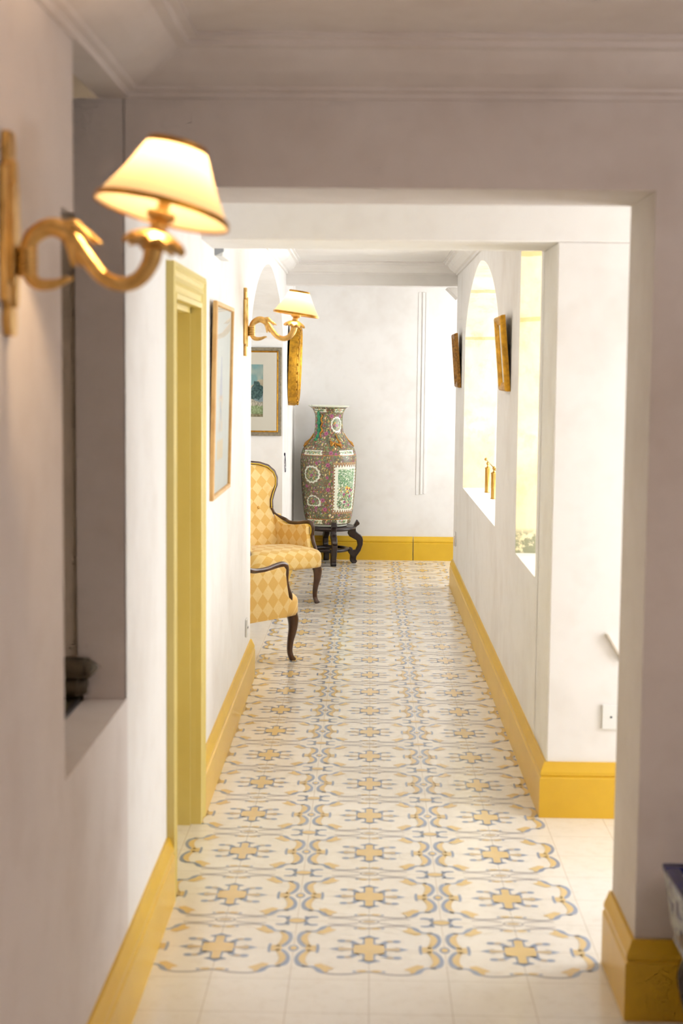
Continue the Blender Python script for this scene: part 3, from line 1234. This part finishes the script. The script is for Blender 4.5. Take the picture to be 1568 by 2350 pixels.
    rim = (zz > 1.238) | (np.arange(nz)[:, None] >= itop)
    img[np.broadcast_to(rim, img.shape[:2])] = lin(226, 228, 212)
    for _ in range(160):
        a, b = random.uniform(-PI, PI), random.randint(itop + 4, nz - 8)
        j = int((a + PI) / (2 * PI) * NT) % NT
        img[b:b + 4, j:j + 5] = lin(*random.choice([(70, 80, 84), (120, 70, 110), (90, 120, 90)]))
    img[np.broadcast_to(zz < .326, img.shape[:2])] = lin(214, 216, 200)
    img = np.clip(img * 1.15 + .012, 0.002, 1)
    faces = []
    idx = np.arange(nz * NT).reshape(nz, NT)
    a = idx[:-1, :]; b = np.roll(idx, -1, 1)[:-1, :]; c = np.roll(idx, -1, 1)[1:, :]; d = idx[1:, :]
    faces = np.stack([a, b, c, d], -1).reshape(-1, 4).tolist()
    faces.append(idx[0].tolist()[::-1])
    me = bpy.data.meshes.new('body')
    me.from_pydata(verts.tolist(), [], faces)
    me.materials.append(M['painted_glaze'])
    me.polygons.foreach_set('use_smooth', [True] * len(me.polygons))
    at = me.color_attributes.new('paint', 'FLOAT_COLOR', 'POINT')
    rgba = np.ones((nz * NT, 4)); rgba[:, :3] = img.reshape(-1, 3)
    at.data.foreach_set('color', rgba.ravel())
    me.update()
    t = thing('porcelain_vase', 'tall rose and green painted porcelain vase standing on the dark carved stand', 'vase', (VAX, VY, .305))
    o = bpy.data.objects.new('body', me)
    COL.objects.link(o)
    o.parent = t
    o.location = (0, 0, -.305)
    rad = lambda z: float(np.interp(z, Z[:itop], R[:itop]))

    def on(th, z, off=.0):
        r = rad(z) + off
        return (r * math.sin(th), -r * math.cos(th), z - .305)
    # green and gold applied figures on the neck
    for k in (0, 1):
        th0 = D(-40) + PI * k
        m = MB()
        for z, s, rz in ((1.190, .014, 1.4), (1.165, .019, 1.2), (1.140, .018, 1.4), (1.115, .020, 1.2), (1.088, .015, 1.2), (1.058, .019, 1.1), (1.035, .016, 1.3), (1.008, .015, 1.4), (.985, .016, 1.0)):
            m.ball(on(th0 + random.uniform(-.03, .03), z, .004), s * .9, 14, (1, .8, rz))
        m.build('green_figure', 'enamel_green', t, smooth=True)
        m = MB()
        m.sweep([on(th0 + .20 + .07 * math.sin(i * 1.9), 1.185 - i * .017, .004) for i in range(12)], [.003, .005, .007, .006, .008, .006, .004, .006, .008, .006, .005, .003], 8)
        m.build('gilt_mane', 'gilt_enamel', t, smooth=True)
    # gilt lizards crawling round the shoulder
    for th0 in (D(20), D(-84), D(95), D(180)):
        m = MB()
        w = .245
        pts = [(-1.02, .985), (-.95, .950), (-.80, .942), (-.62, .965), (-.78, .975), (-.80, .958)]
        m.sweep([on(th0 + a * w, z, .004) for a, z in pts], [.003, .005, .006, .006, .004, .002], 8)
        m.sweep([on(th0 + a * w, z, .006) for a, z in ((-.80, .943), (-.4, .962), (-.1, .958), (.35, .950), (.75, .946), (1.0, .945))], [.006, .008, .009, .011, .012, .006], 10)
        for a, z in ((-.25, .940), (.6, .936)):
            m.sweep([on(th0 + a * w, z + .02, .005), on(th0 + (a + .12) * w, z - .005, .005), on(th0 + (a + .28) * w, z - .012, .004)], [.006, .005, .003], 8)
        m.sweep([on(th0 + .92 * w, .950, .004), on(th0 + .72 * w, .985, .004), on(th0 + .60 * w, 1.01, .004), on(th0 + .58 * w, 1.03, .004)], [.006, .006, .005, .003], 8)
        m.build('gilt_lizard', 'gilt_enamel', t, smooth=True)


make_vase()

# carved stand
st = thing('vase_stand', 'dark carved rosewood stand with scrolled legs under the porcelain vase', 'stand', (VX, VY, 0))
m = MB()
m.lathe([(.135, .272), (.165, .268), (.196, .275), (.204, .287), (.198, .300), (.186, .304), (.176, .300), (.135, .300)], 64)
m.build('top_ring', 'rosewood', st, smooth=True, auto=50)
m = MB()
m.lathe([(.122, .108), (.140, .100), (.158, .108), (.160, .118), (.150, .128), (.132, .128), (.122, .120), (.122, .108)], 56, cap0=False, cap1=False)
m.build('lower_ring', 'rosewood', st, smooth=True, auto=60)
LEG = [(.215, .350), (.236, .322), (.233, .308), (.214, .296), (.203, .282), (.207, .256), (.226, .240), (.244, .228), (.258, .210), (.264, .185), (.262, .149), (.244, .098), (.213, .055), (.209, .031), (.219, .016), (.207, .0), (.180, .0),
       (.165, .012), (.161, .034), (.163, .066), (.147, .088), (.141, .106), (.146, .124), (.161, .131), (.178, .124), (.185, .104), (.207, .108), (.222, .145), (.216, .181), (.189, .196), (.156, .214), (.140, .240), (.150, .272), (.178, .290), (.194, .312)]
for an in (-80, 10, 100, 190):
    m = MB()
    m.prism(LEG, 'y', -.022, .022)
    ca, sa = math.cos(math.radians(an)), math.sin(math.radians(an))
    m.v = [(x * ca - y * sa, x * sa + y * ca, z) for x, y, z in m.v]
    m.build('leg', 'rosewood', st, bevel=.007, bseg=3, smooth=True, auto=50)


# ------------------------------------------------------------------ pictures
def picture(name, label, cat, loc, normal_rot, lean, w, h, prof, frame_mat, inner, group=None, extra=None):
    """frame in local x (width) / z (height), facing local -y, back at y=0; loc = middle of the bottom back edge"""
    t = thing(name, label, cat, loc, 0, group)
    t.rotation_euler = Matrix.Rotation(normal_rot, 3, 'Z').to_euler()
    Rm = (Matrix.Rotation(normal_rot, 3, 'Z') @ Matrix.Rotation(lean, 3, 'X')).to_euler()
    t.rotation_euler = Rm
    m = MB()
    cor = [(-w / 2, 0), (w / 2, 0), (w / 2, h), (-w / 2, h)]
    k = len(prof)
    for i, (x, z) in enumerate(cor):
        sx = 1 if x < 0 else -1
        sz = 1 if z == 0 else -1
        for d, p in prof:
            m.v.append((x + sx * d, -p, z + sz * d))
    for i in range(4):
        j = (i + 1) % 4
        for a in range(k):
            b = (a + 1) % k
            m.face([i * k + a, j * k + a, j * k + b, i * k + b])
    fr = m.build('frame', frame_mat, t)
    return t, fr


def paint_sheet(name, t, w, h, z0, y, fn, nx=60, nz=100, mat='painted_paper'):
    xs = np.linspace(-w / 2, w / 2, nx + 1)
    zs = np.linspace(0, h, nz + 1)
    XX, ZZ = np.meshgrid(xs, zs)
    v = np.stack([XX, np.full_like(XX, -y), ZZ + z0], -1).reshape(-1, 3)
    idx = np.arange((nx + 1) * (nz + 1)).reshape(nz + 1, nx + 1)
    f = np.stack([idx[:-1, :-1], idx[:-1, 1:], idx[1:, 1:], idx[1:, :-1]], -1).reshape(-1, 4).tolist()
    me = bpy.data.meshes.new(name)
    me.from_pydata(v.tolist(), [], f)
    me.materials.append(M[mat])
    at = me.color_attributes.new('paint', 'FLOAT_COLOR', 'POINT')
    rgb = fn((XX / w + .5), ZZ / h)
    c = np.ones((v.shape[0], 4))
    c[:, :3] = np.where(rgb <= .04045, rgb / 12.92, ((rgb + .055) / 1.055) ** 2.4).reshape(-1, 3)
    at.data.foreach_set('color', c.ravel())
    o = bpy.data.objects.new(name, me)
    COL.objects.link(o)
    o.parent = t
    return o


def sheet(name, mat, t, w, h, z0, y, hole=None):
    m = MB()
    if hole:
        a, b, c, d = hole
        o_ = [(-w / 2, z0), (w / 2, z0), (w / 2, z0 + h), (-w / 2, z0 + h)]
        i_ = [(a, c), (b, c), (b, d), (a, d)]
        m.v = [(x, -y, z) for x, z in o_] + [(x, -y - .0005, z) for x, z in i_]
        for k in range(4):
            j = (k + 1) % 4
            m.face([k, j, 4 + j, 4 + k])
    else:
        m.quad((-w / 2, -y, z0), (w / 2, -y, z0), (w / 2, -y, z0 + h), (-w / 2, -y, z0 + h))
    return m.build(name, mat, t)


def blur_noise(shape, n):
    a = rng.random((n, n))
    yy = np.linspace(0, n - 1.001, shape[0]); xx = np.linspace(0, n - 1.001, shape[1])
    y0 = yy.astype(int); x0 = xx.astype(int)
    fy = (yy - y0)[:, None]; fx = (xx - x0)[None, :]
    fy = fy * fy * (3 - 2 * fy); fx = fx * fx * (3 - 2 * fx)
    y1 = np.minimum(y0 + 1, n - 1); x1 = np.minimum(x0 + 1, n - 1)
    return (a[y0][:, x0] * (1 - fy) * (1 - fx) + a[y1][:, x0] * fy * (1 - fx) + a[y0][:, x1] * (1 - fy) * fx + a[y1][:, x1] * fy * fx)


def rgb_(r, g, b):
    return np.array([r, g, b]) / 255.0


def landscape(u, v):
    n1 = blur_noise(u.shape, 8); n2 = blur_noise(u.shape, 22); n3 = blur_noise(u.shape, 45)
    n = (n1 + .5 * n2 + .25 * n3) / 1.75
    sky = rgb_(150, 196, 196) * (1 - n[..., None] * .15) + rgb_(214, 214, 190) * 0
    cl = np.clip((n1 - .45) * 3, 0, 1)[..., None]
    img = sky * (1 - cl * .7) + rgb_(216, 216, 196) * cl * .7
    m1 = v < .66 + .06 * np.sin(u * 7 + 1) + .05 * (n2 - .5)
    img[m1] = (rgb_(206, 194, 164) + (n[..., None] - .5) * .25)[m1]
    m2 = v < .50 + .05 * np.sin(u * 9) + .05 * (n2 - .5)
    img[m2] = (rgb_(150, 170, 176) + (n[..., None] - .5) * .25)[m2]
    tree = ((u - .80) / .20) ** 2 + ((v - .50) / .17) ** 2 < 1 + .9 * (n2 - .5)
    tree |= ((u - .62) / .17) ** 2 + ((v - .40) / .09) ** 2 < 1 + .9 * (n2 - .5)
    tree |= ((u - .25) / .2) ** 2 + ((v - .44) / .1) ** 2 < 1 + .9 * (n2 - .5)
    img[tree] = (rgb_(66, 100, 98) + (n3[..., None] - .5) * .3)[tree]
    m3 = v < .31 + .03 * np.sin(u * 12) + .03 * (n2 - .5)
    img[m3] = (rgb_(196, 190, 170) + (n3[..., None] - .5) * .35)[m3]
    m4 = v < .215 + .02 * (n2 - .5)
    img[m4] = (rgb_(158, 176, 128) + (n3[..., None] - .5) * .3)[m4]
    m5 = v < .05 + .02 * n3
    img[m5] = (rgb_(150, 140, 104) + (n3[..., None] - .5) * .3)[m5]
    return np.clip(img, 0, 1)


def chart(u, v):
    n2 = blur_noise(u.shape, 18)
    img = np.zeros(u.shape + (3,)) + rgb_(222, 226, 218)
    du = np.abs(u - .45)
    col = (du < .10 + .03 * np.sin(v * 40)) & (v > .33) & (v < .52)
    img[col] = (rgb_(226, 210, 182) * .7 + rgb_(222, 226, 218) * .3)
    tip = (du < .015 + .06 * np.clip((.75 - v) / .2, 0, 1)) & (v > .52) & (v < .74)
    img[tip] = rgb_(196, 200, 208)
    blue = (du < .045) & (v > .27) & (v < .50) & (n2 > .35)
    img[blue] = rgb_(178, 192, 206)
    yel = (du < .18) & (v > .17) & (v < .28)
    img[yel] = rgb_(232, 214, 176)
    red = (du < .03) & (v > .5) & (v < .53)
    img[red] = rgb_(206, 160, 146)
    return np.clip(img + (n2[..., None] - .5) * .02, 0, 1)


def dim_scene(u, v):
    n1 = blur_noise(u.shape, 9); n2 = blur_noise(u.shape, 24)
    img = rgb_(150, 146, 128) * (.6 + .5 * n1[..., None])
    g = v < .45 + .1 * (n1 - .5)
    img[g] = (rgb_(96, 88, 62) + (n2[..., None] - .5) * .25)[g]
    return np.clip(img, 0, 1)


# the chart on the left wall between door and sconce (leans out at the top)
yA, wA, hA = 1.84, .655, .715
t, fr = picture('framed_picture', 'large thin light wood framed pale picture on the left wall between doorway and sconce', 'picture', (XL(yA), yA, 1.052), PI / 2, math.radians(1.1), wA, hA,
                [(0, .0005), (0, .014), (.003, .017), (.014, .017), (.017, .012), (.017, .0005)], 'frame_oak', None, 'framed pictures')
paint_sheet('artwork', t, wA - .03, hA - .03, .015, .006, chart, 60, 66)
sheet('glass', 'picture_glass', t, wA - .032, hA - .032, .016, .010)

# the watercolour on the far side of the niche
wB, hB = .44, .600
zB = 1.075
t, fr = picture('framed_picture', 'landscape watercolour with wide cream mount in a grey and gold frame above the chair', 'picture', (-.620 - wB / 2, 6.428, zB), 0, 0, wB, hB,
                [(0, .0005), (0, .018), (.003, .022), (.018, .020), (.024, .014), (.024, .0005)], 'antique_silver', None, 'framed pictures')
m = MB()
cor = [(-wB / 2, 0), (wB / 2, 0), (wB / 2, hB), (-wB / 2, hB)]
pf = [(.0235, .004), (.0235, .014), (.026, .015), (.031, .012), (.034, .009), (.034, .004)]
for x, z in cor:
    sx = 1 if x < 0 else -1
    sz = 1 if z == 0 else -1
    for d, p in pf:
        m.v.append((x + sx * d, -p, z + sz * d))
for i in range(4):
    j = (i + 1) % 4
    for a in range(6):
        b = (a + 1) % 6
        m.face([i * 6 + a, j * 6 + a, j * 6 + b, i * 6 + b])
gl = m.build('gold_slip', 'old_gold', t)
gl['label'] = 'gold inner slip of the frame'
ax = (-.118, .093, .128, .484)
sheet('mount', 'mat_board', t, wB - .06, hB - .06, .03, .008, (ax[0], ax[1], ax[2], ax[3]))
pa = paint_sheet('artwork', t, ax[1] - ax[0] + .004, ax[3] - ax[2] + .004, ax[2] - .002, .006, landscape, 70, 110)
pa.location.x = (ax[0] + ax[1]) / 2
sheet('glass', 'picture_glass', t, wB - .07, hB - .07, .035, .012)

# two small gilt pictures on the right wall
for lab, yc, w_, h_, zb, fm, ln in (('small bright gilt framed picture tilted on the right wall, between small window and arch', 2.93, .33, .335, 1.440, 'gold_leaf', 5.0),
                                    ('small dark gilt framed picture tilted on the right wall beyond the arched window', 6.36, .36, .362, 1.418, 'dark_gilt', 4.5)):
    t, fr = picture('framed_picture', lab, 'picture', (XR(yc), yc, zb), -PI / 2, math.radians(ln), w_, h_,
                    [(0, .0005), (0, .014), (.003, .022), (.010, .026), (.018, .024), (.028, .016), (.034, .014), (.038, .008), (.038, .0005)], fm, None, 'framed pictures')
    sheet('mount', 'mat_board', t, w_ - .07, h_ - .07, .035, .006, (-.07, .07, .10, h_ - .10))
    paint_sheet('artwork', t, .15, h_ - .19, .095, .004, dim_scene, 30, 40)

# oval gilt mirror on the left wall near the vase
yM, zM = 7.22, 1.565
t = thing('oval_mirror', 'oval gilt framed mirror leaning from the left wall above the vase', 'mirror', (XL(yM), yM, zM - .30))
t.rotation_euler = (Matrix.Rotation(PI / 2, 3, 'Z') @ Matrix.Rotation(math.radians(2.0), 3, 'X')).to_euler()
m = MB()
seg = 72
ea, eb = .225, .300
pf = [(0, .001), (0, .045), (.006, .060), (.014, .066), (.020, .060), (.024, .072), (.034, .078), (.044, .070), (.056, .050), (.064, .030), (.066, .012), (.05, .001)]
for k in range(seg):
    a = 2 * PI * k / seg
    for d, p in pf:
        m.v.append(((ea - d) * math.cos(a), -p, .30 + (eb - d) * math.sin(a)))
k_ = len(pf)
for i in range(seg):
    j = (i + 1) % seg
    for a in range(k_):
        b = (a + 1) % k_
        m.face([i * k_ + a, j * k_ + a, j * k_ + b, i * k_ + b])
m.build('frame', 'gold_leaf', t, smooth=True, auto=40)
for k in range(28):
    m = MB()
    a = 2 * PI * k / 28
    m.ball(((ea - .012) * math.cos(a), -.066, .30 + (eb - .012) * math.sin(a)), .009, 10)
    m.build('bead', 'old_gold', t, smooth=True)
m = MB()
m.add([((ea - .06) * math.cos(2 * PI * k / 48), -.022, .30 + (eb - .06) * math.sin(2 * PI * k / 48)) for k in range(48)], [list(range(48))])
m.build('mirror_glass', 'mirror_glass', t)

# ------------------------------------------------------------------ small things
# brass posts with a rod on the sill of the arched window
bz = .775
t = thing('brass_ornament', 'pair of brass cylinders joined by a thin ball-ended rod on the arched window sill', 'ornament', (.722, 5.3, bz))
for y in (5.50, 5.03):
    m = MB()
    m.lathe([(.017, 0), (.0185, .003), (.0165, .008), (.0165, .148), (.0185, .151), (.0185, .156), (.010, .160), (.006, .163), (.005, .172), (.0095, .178), (.010, .185), (.006, .192), (.001, .194)], 28, (0, y - 5.3, 0))
    m.build('cylinder', 'brass', t, smooth=True, auto=40)
m = MB()
m.sweep([(0, 5.66 - 5.3, .198), (0, 4.95 - 5.3, .181)], .0028, 8, smooth=False)
m.ball((0, 5.665 - 5.3, .198), .010)
m.ball((0, 4.945 - 5.3, .181), .010)
m.build('rod', 'brass', t, smooth=True)

# weathered basin behind the ledge of the opening
t = thing('stone_basin', 'weathered grey green stone basin with rounded rim behind the ledge, lower left', 'basin', (-.9, -.7, .45))
m = MB()
m.box(-.3, .208, -.85, .335, 0, .303)
m.build('slab', ['slate_green'], t, bevel=.006)
m = MB()
m.box(.207, .221, -.85, .335, .02, .307)
m.build('slab_edge', 'slate_edge', t, bevel=.003)
m = MB()
m.sweep([(-.30, .272, .382), (.18, .272, .382), (.232, .272, .380), (.250, .274, .376), (.256, .274, .372)], [.040, .040, .036, .028, .012], 18, .62, up=(0, 0, 1))
m.sweep([(-.30, .285, .338), (.16, .285, .338), (.215, .285, .338), (.236, .287, .338)], [.030, .030, .028, .018], 14, .95)
m.build('rim', 'stone_dark', t, smooth=True)

# blue and white planter on a dark stand in the near right corner
t = thing('plant_stand', 'dark wooden stand holding the blue rimmed planter in the right corner', 'stand', (.875, -.68, 0))
m = MB()
m.box(-.165, .165, -.17, .17, .170, .192)
m.build('top', 'rosewood', t, bevel=.005)
m = MB()
for y in (-.150, .150):
    m.prism([(-.145, .172), (-.145, .12), (-.09, .135), (0, .125), (.09, .135), (.145, .12), (.145, .172)], 'y', y - .01, y + .01)
for x in (-.145, .145):
    m.prism([(-.15, .172), (-.15, .12), (-.09, .135), (0, .125), (.09, .135), (.15, .12), (.15, .172)], 'x', x - .01, x + .01)
m.build('apron', 'rosewood', t, bevel=.003)
for x in (-1, 1):
    for y in (-1, 1):
        m = MB()
        m.sweep([(x * .142, y * .147, .172), (x * .150, y * .155, .13), (x * .142, y * .147, .07), (x * .135, y * .140, .03), (x * .148, y * .153, 0)], [.022, .024, .017, .015, .018], 10, up=(1, 0, 0))
        m.build('leg', 'rosewood', t, smooth=True)
t.scale = (1, 1, 1.17)
t = thing('planter', 'square blue and white ceramic planter with dark blue rim at the right edge', 'planter', (.875, -.68, .2247))


def sq_ring(lev, cap=True):
    m = MB()
    for s, z in lev:
        for x, y in ((-1, -1), (1, -1), (1, 1), (-1, 1)):
            m.v.append((x * s, y * s * 1.02, z))
    for i in range(len(lev) - 1):
        for k in range(4):
            j = (k + 1) % 4
            m.face([i * 4 + k, i * 4 + j, (i + 1) * 4 + j, (i + 1) * 4 + k])
    m.face([3, 2, 1, 0])
    if cap:
        m.face([len(m.v) - 4 + k for k in range(4)])
    return m


sq_ring([(.176, 0), (.182, .010), (.178, .018), (.186, .05), (.197, .13), (.203, .166), (.182, .166), (.165, .11)]).build('body', 'blue_white_glaze', t, bevel=.006)
m = MB()
for x0, x1, y0, y1 in ((-.205, .205, .172, .209), (-.205, .205, -.209, -.172), (-.205, -.172, -.172, .172), (.172, .205, -.172, .172)):
    m.box(x0, x1, y0, y1, .164, .180)
m.build('rim', 'cobalt_glaze', t, bevel=.004)
m = MB()
m.box(-.170, .170, -.172, .172, .09, .125)
m.build('soil', 'dark_soil', t)


def plate(name, label, cat, x, y, z, w, h, axis, mat='white_plastic', holes=True, sgn=1):
    t = thing(name, label, cat, (x, y, z))
    m = MB()
    if axis == 'y':     # lies on a wall facing -y
        m.box(-w / 2, w / 2, -.010, -.0005, -h / 2, h / 2)
    else:               # on a wall facing sgn * x
        m.box(min(sgn * .0005, sgn * .010), max(sgn * .0005, sgn * .010), -w / 2, w / 2, -h / 2, h / 2)
    m.build('plate', mat, t, bevel=.003)
    if holes:
        m = MB()
        for d in (-.012, .012):
            if axis == 'y':
                m.lathe([(.004, -.0115), (.004, -.009)], 10, (d, 0, 0), mat=Matrix.Rotation(PI / 2, 3, 'X') @ Matrix.Scale(-1, 3, (0, 0, 1)))
            else:
                m.box(min(sgn * .009, sgn * .0115), max(sgn * .009, sgn * .0115), d - .004, d + .004, -.004, .004)
        m.build('socket_hole', 'dark_grey', t)
    return t


plate('wall_socket', 'white wall socket on the white wall above the right yellow skirting', 'socket', .835, 1.23, .352, .086, .086, 'y')
plate('wall_socket', 'small white socket low on the left wall near the corner by the armchair', 'socket', XL(3.22), 3.22, .30, .075, .085, 'x')
t = plate('wall_socket', 'small socket with an orange mark low on the right wall past the arched window', 'socket', XR(6.5), 6.5, .37, .07, .10, 'x', 'white_plaster', False, -1)
m = MB()
m.prism([(-.012, -.045), (.010, -.05), (.016, .0), (.004, .02), (-.016, .0)], 'x', -.0125, -.0105)
m.build('mark', 'orange_mark', t)
m = MB()
m.prism([(.795, .640), (.806, .640), (.850, .566), (.850, .548)], 'y', 1.212, 1.2295)
tag(m.build('wall_strip', 'beige_strip', bevel=.002), 'short slanting beige strip on the white wall above the right socket', 'strip')

# grey and white box high on the left wall behind the second lintel
t = thing('wall_box', 'small white box with grey front high on the left wall under the second lintel', 'box', (XL(1.8), 1.83, 1.958))
m = MB()
m.box(.0005, .030, -.13, .13, -.022, .03)
m.build('housing', 'white_plastic', t, bevel=.004)
m = MB()
m.prism([(.0, -.022), (.034, -.006), (.034, .03), (.0, .03)], 'y', -.150, -.130)
m.build('end_cap', 'mid_grey', t, bevel=.003)

# cord loop hanging on the white wall left of the vase
m = MB()
px, py, pz = XL(6.62) + .006, 6.62, .945
m.sweep([(px, py, pz), (px + .003, py - .02, pz - .03), (px + .002, py - .05, pz - .07), (px + .004, py - .03, pz - .125), (px + .004, py + .05, pz - .128), (px + .003, py + .06, pz - .08), (px + .003, py + .02, pz - .035), (px + .001, py, pz)], .0022, 8)
m.ball((px, py, pz - .008), .006, 10, (1, 1, 2))
tag(m.build('cord_loop', 'cord_black', smooth=True), 'thin dark cord loop hanging on the white wall left of the vase', 'cord')

# ------------------------------------------------------------------ light
for p, w in SCONCE:
    l = bpy.data.lights.new('sconce_light', 'POINT')
    l.energy = w
    l.color = (1.0, .68, .38)
    l.shadow_soft_size = .018
    o = bpy.data.objects.new('sconce_light', l)
    o.location = p
    COL.objects.link(o)

world = bpy.data.worlds.new('World')
SC.world = world
world.use_nodes = True
bg = world.node_tree.nodes['Background']
bg.inputs[0].default_value = (.945, .972, 1.0, 1)
bg.inputs[1].default_value = 7.0


def area(name, loc, rot, sx, sy, power=0.0, col=(1, 1, 1), portal=False):
    l = bpy.data.lights.new(name, 'AREA')
    l.shape = 'RECTANGLE'
    l.size, l.size_y = sx, sy
    l.energy = power
    l.color = col
    if portal:
        l.cycles.is_portal = True
    o = bpy.data.objects.new(name, l)
    o.location = loc
    o.rotation_euler = rot
    COL.objects.link(o)
    return o


# openings to the sky: arched window, small window, bay, landing (portals only guide the sky light)
RX = (0, PI / 2, 0)      # emits towards -x
area('portal_arch', (1.12, 4.65, 1.45), RX, 1.5, 2.5, portal=True)
area('portal_window', (1.12, 2.06, 1.45), RX, 1.4, .76, portal=True)
area('portal_bay', (2.06, .575, 1.2), RX, 1.7, 1.05, portal=True)
area('portal_landing', (1.61, 7.5, 1.35), RX, 1.15, 1.5, portal=True)
# added fill light, unseen right of frame, aimed up at the front room's ceiling
area('fill_uplight', (1.5, -2.7, 1.5), (PI, 0, 0), .8, .8, 35.0, (1, .945, .93))

# ------------------------------------------------------------------ camera (solved from the tile grid)
f, pitch, yaw, roll = 3447.0, -.0940, -.0186, .0097
C0 = Vector((-.0125, -3.848, 1.5243))
fw = Vector((math.sin(yaw) * math.cos(pitch), math.cos(yaw) * math.cos(pitch), math.sin(pitch)))
r0 = Vector((math.cos(yaw), -math.sin(yaw), 0))
u0 = r0.cross(fw)
r1 = r0 * math.cos(roll) + u0 * math.sin(roll)
u1 = u0 * math.cos(roll) - r0 * math.sin(roll)
cd = bpy.data.cameras.new('camera')
cd.sensor_fit = 'VERTICAL'
cd.sensor_height = 36.0
cd.lens = f / 2350 * 36.0
cd.dof.use_dof = True
cd.dof.focus_distance = 10.6
cd.dof.aperture_fstop = 4.0
cd.clip_start = .05
co = bpy.data.objects.new('camera', cd)
co.matrix_world = Matrix(((r1.x, u1.x, -fw.x, C0.x), (r1.y, u1.y, -fw.y, C0.y), (r1.z, u1.z, -fw.z, C0.z), (0, 0, 0, 1)))
COL.objects.link(co)
SC.camera = co

SC.view_settings.view_transform = 'Standard'
SC.view_settings.look = 'None'
SC.view_settings.exposure = 0.0
SC.cycles.use_denoising = True
SC.cycles.use_light_tree = False
SC.cycles.max_bounces = 6
SC.cycles.diffuse_bounces = 4
SC.cycles.glossy_bounces = 2
SC.cycles.transmission_bounces = 4
SC.cycles.use_adaptive_sampling = True
SC.cycles.adaptive_threshold = .10
SC.cycles.adaptive_min_samples = 12
SC.cycles.sample_clamp_indirect = 6.0
SC.cycles.caustics_reflective = False
SC.cycles.caustics_refractive = False
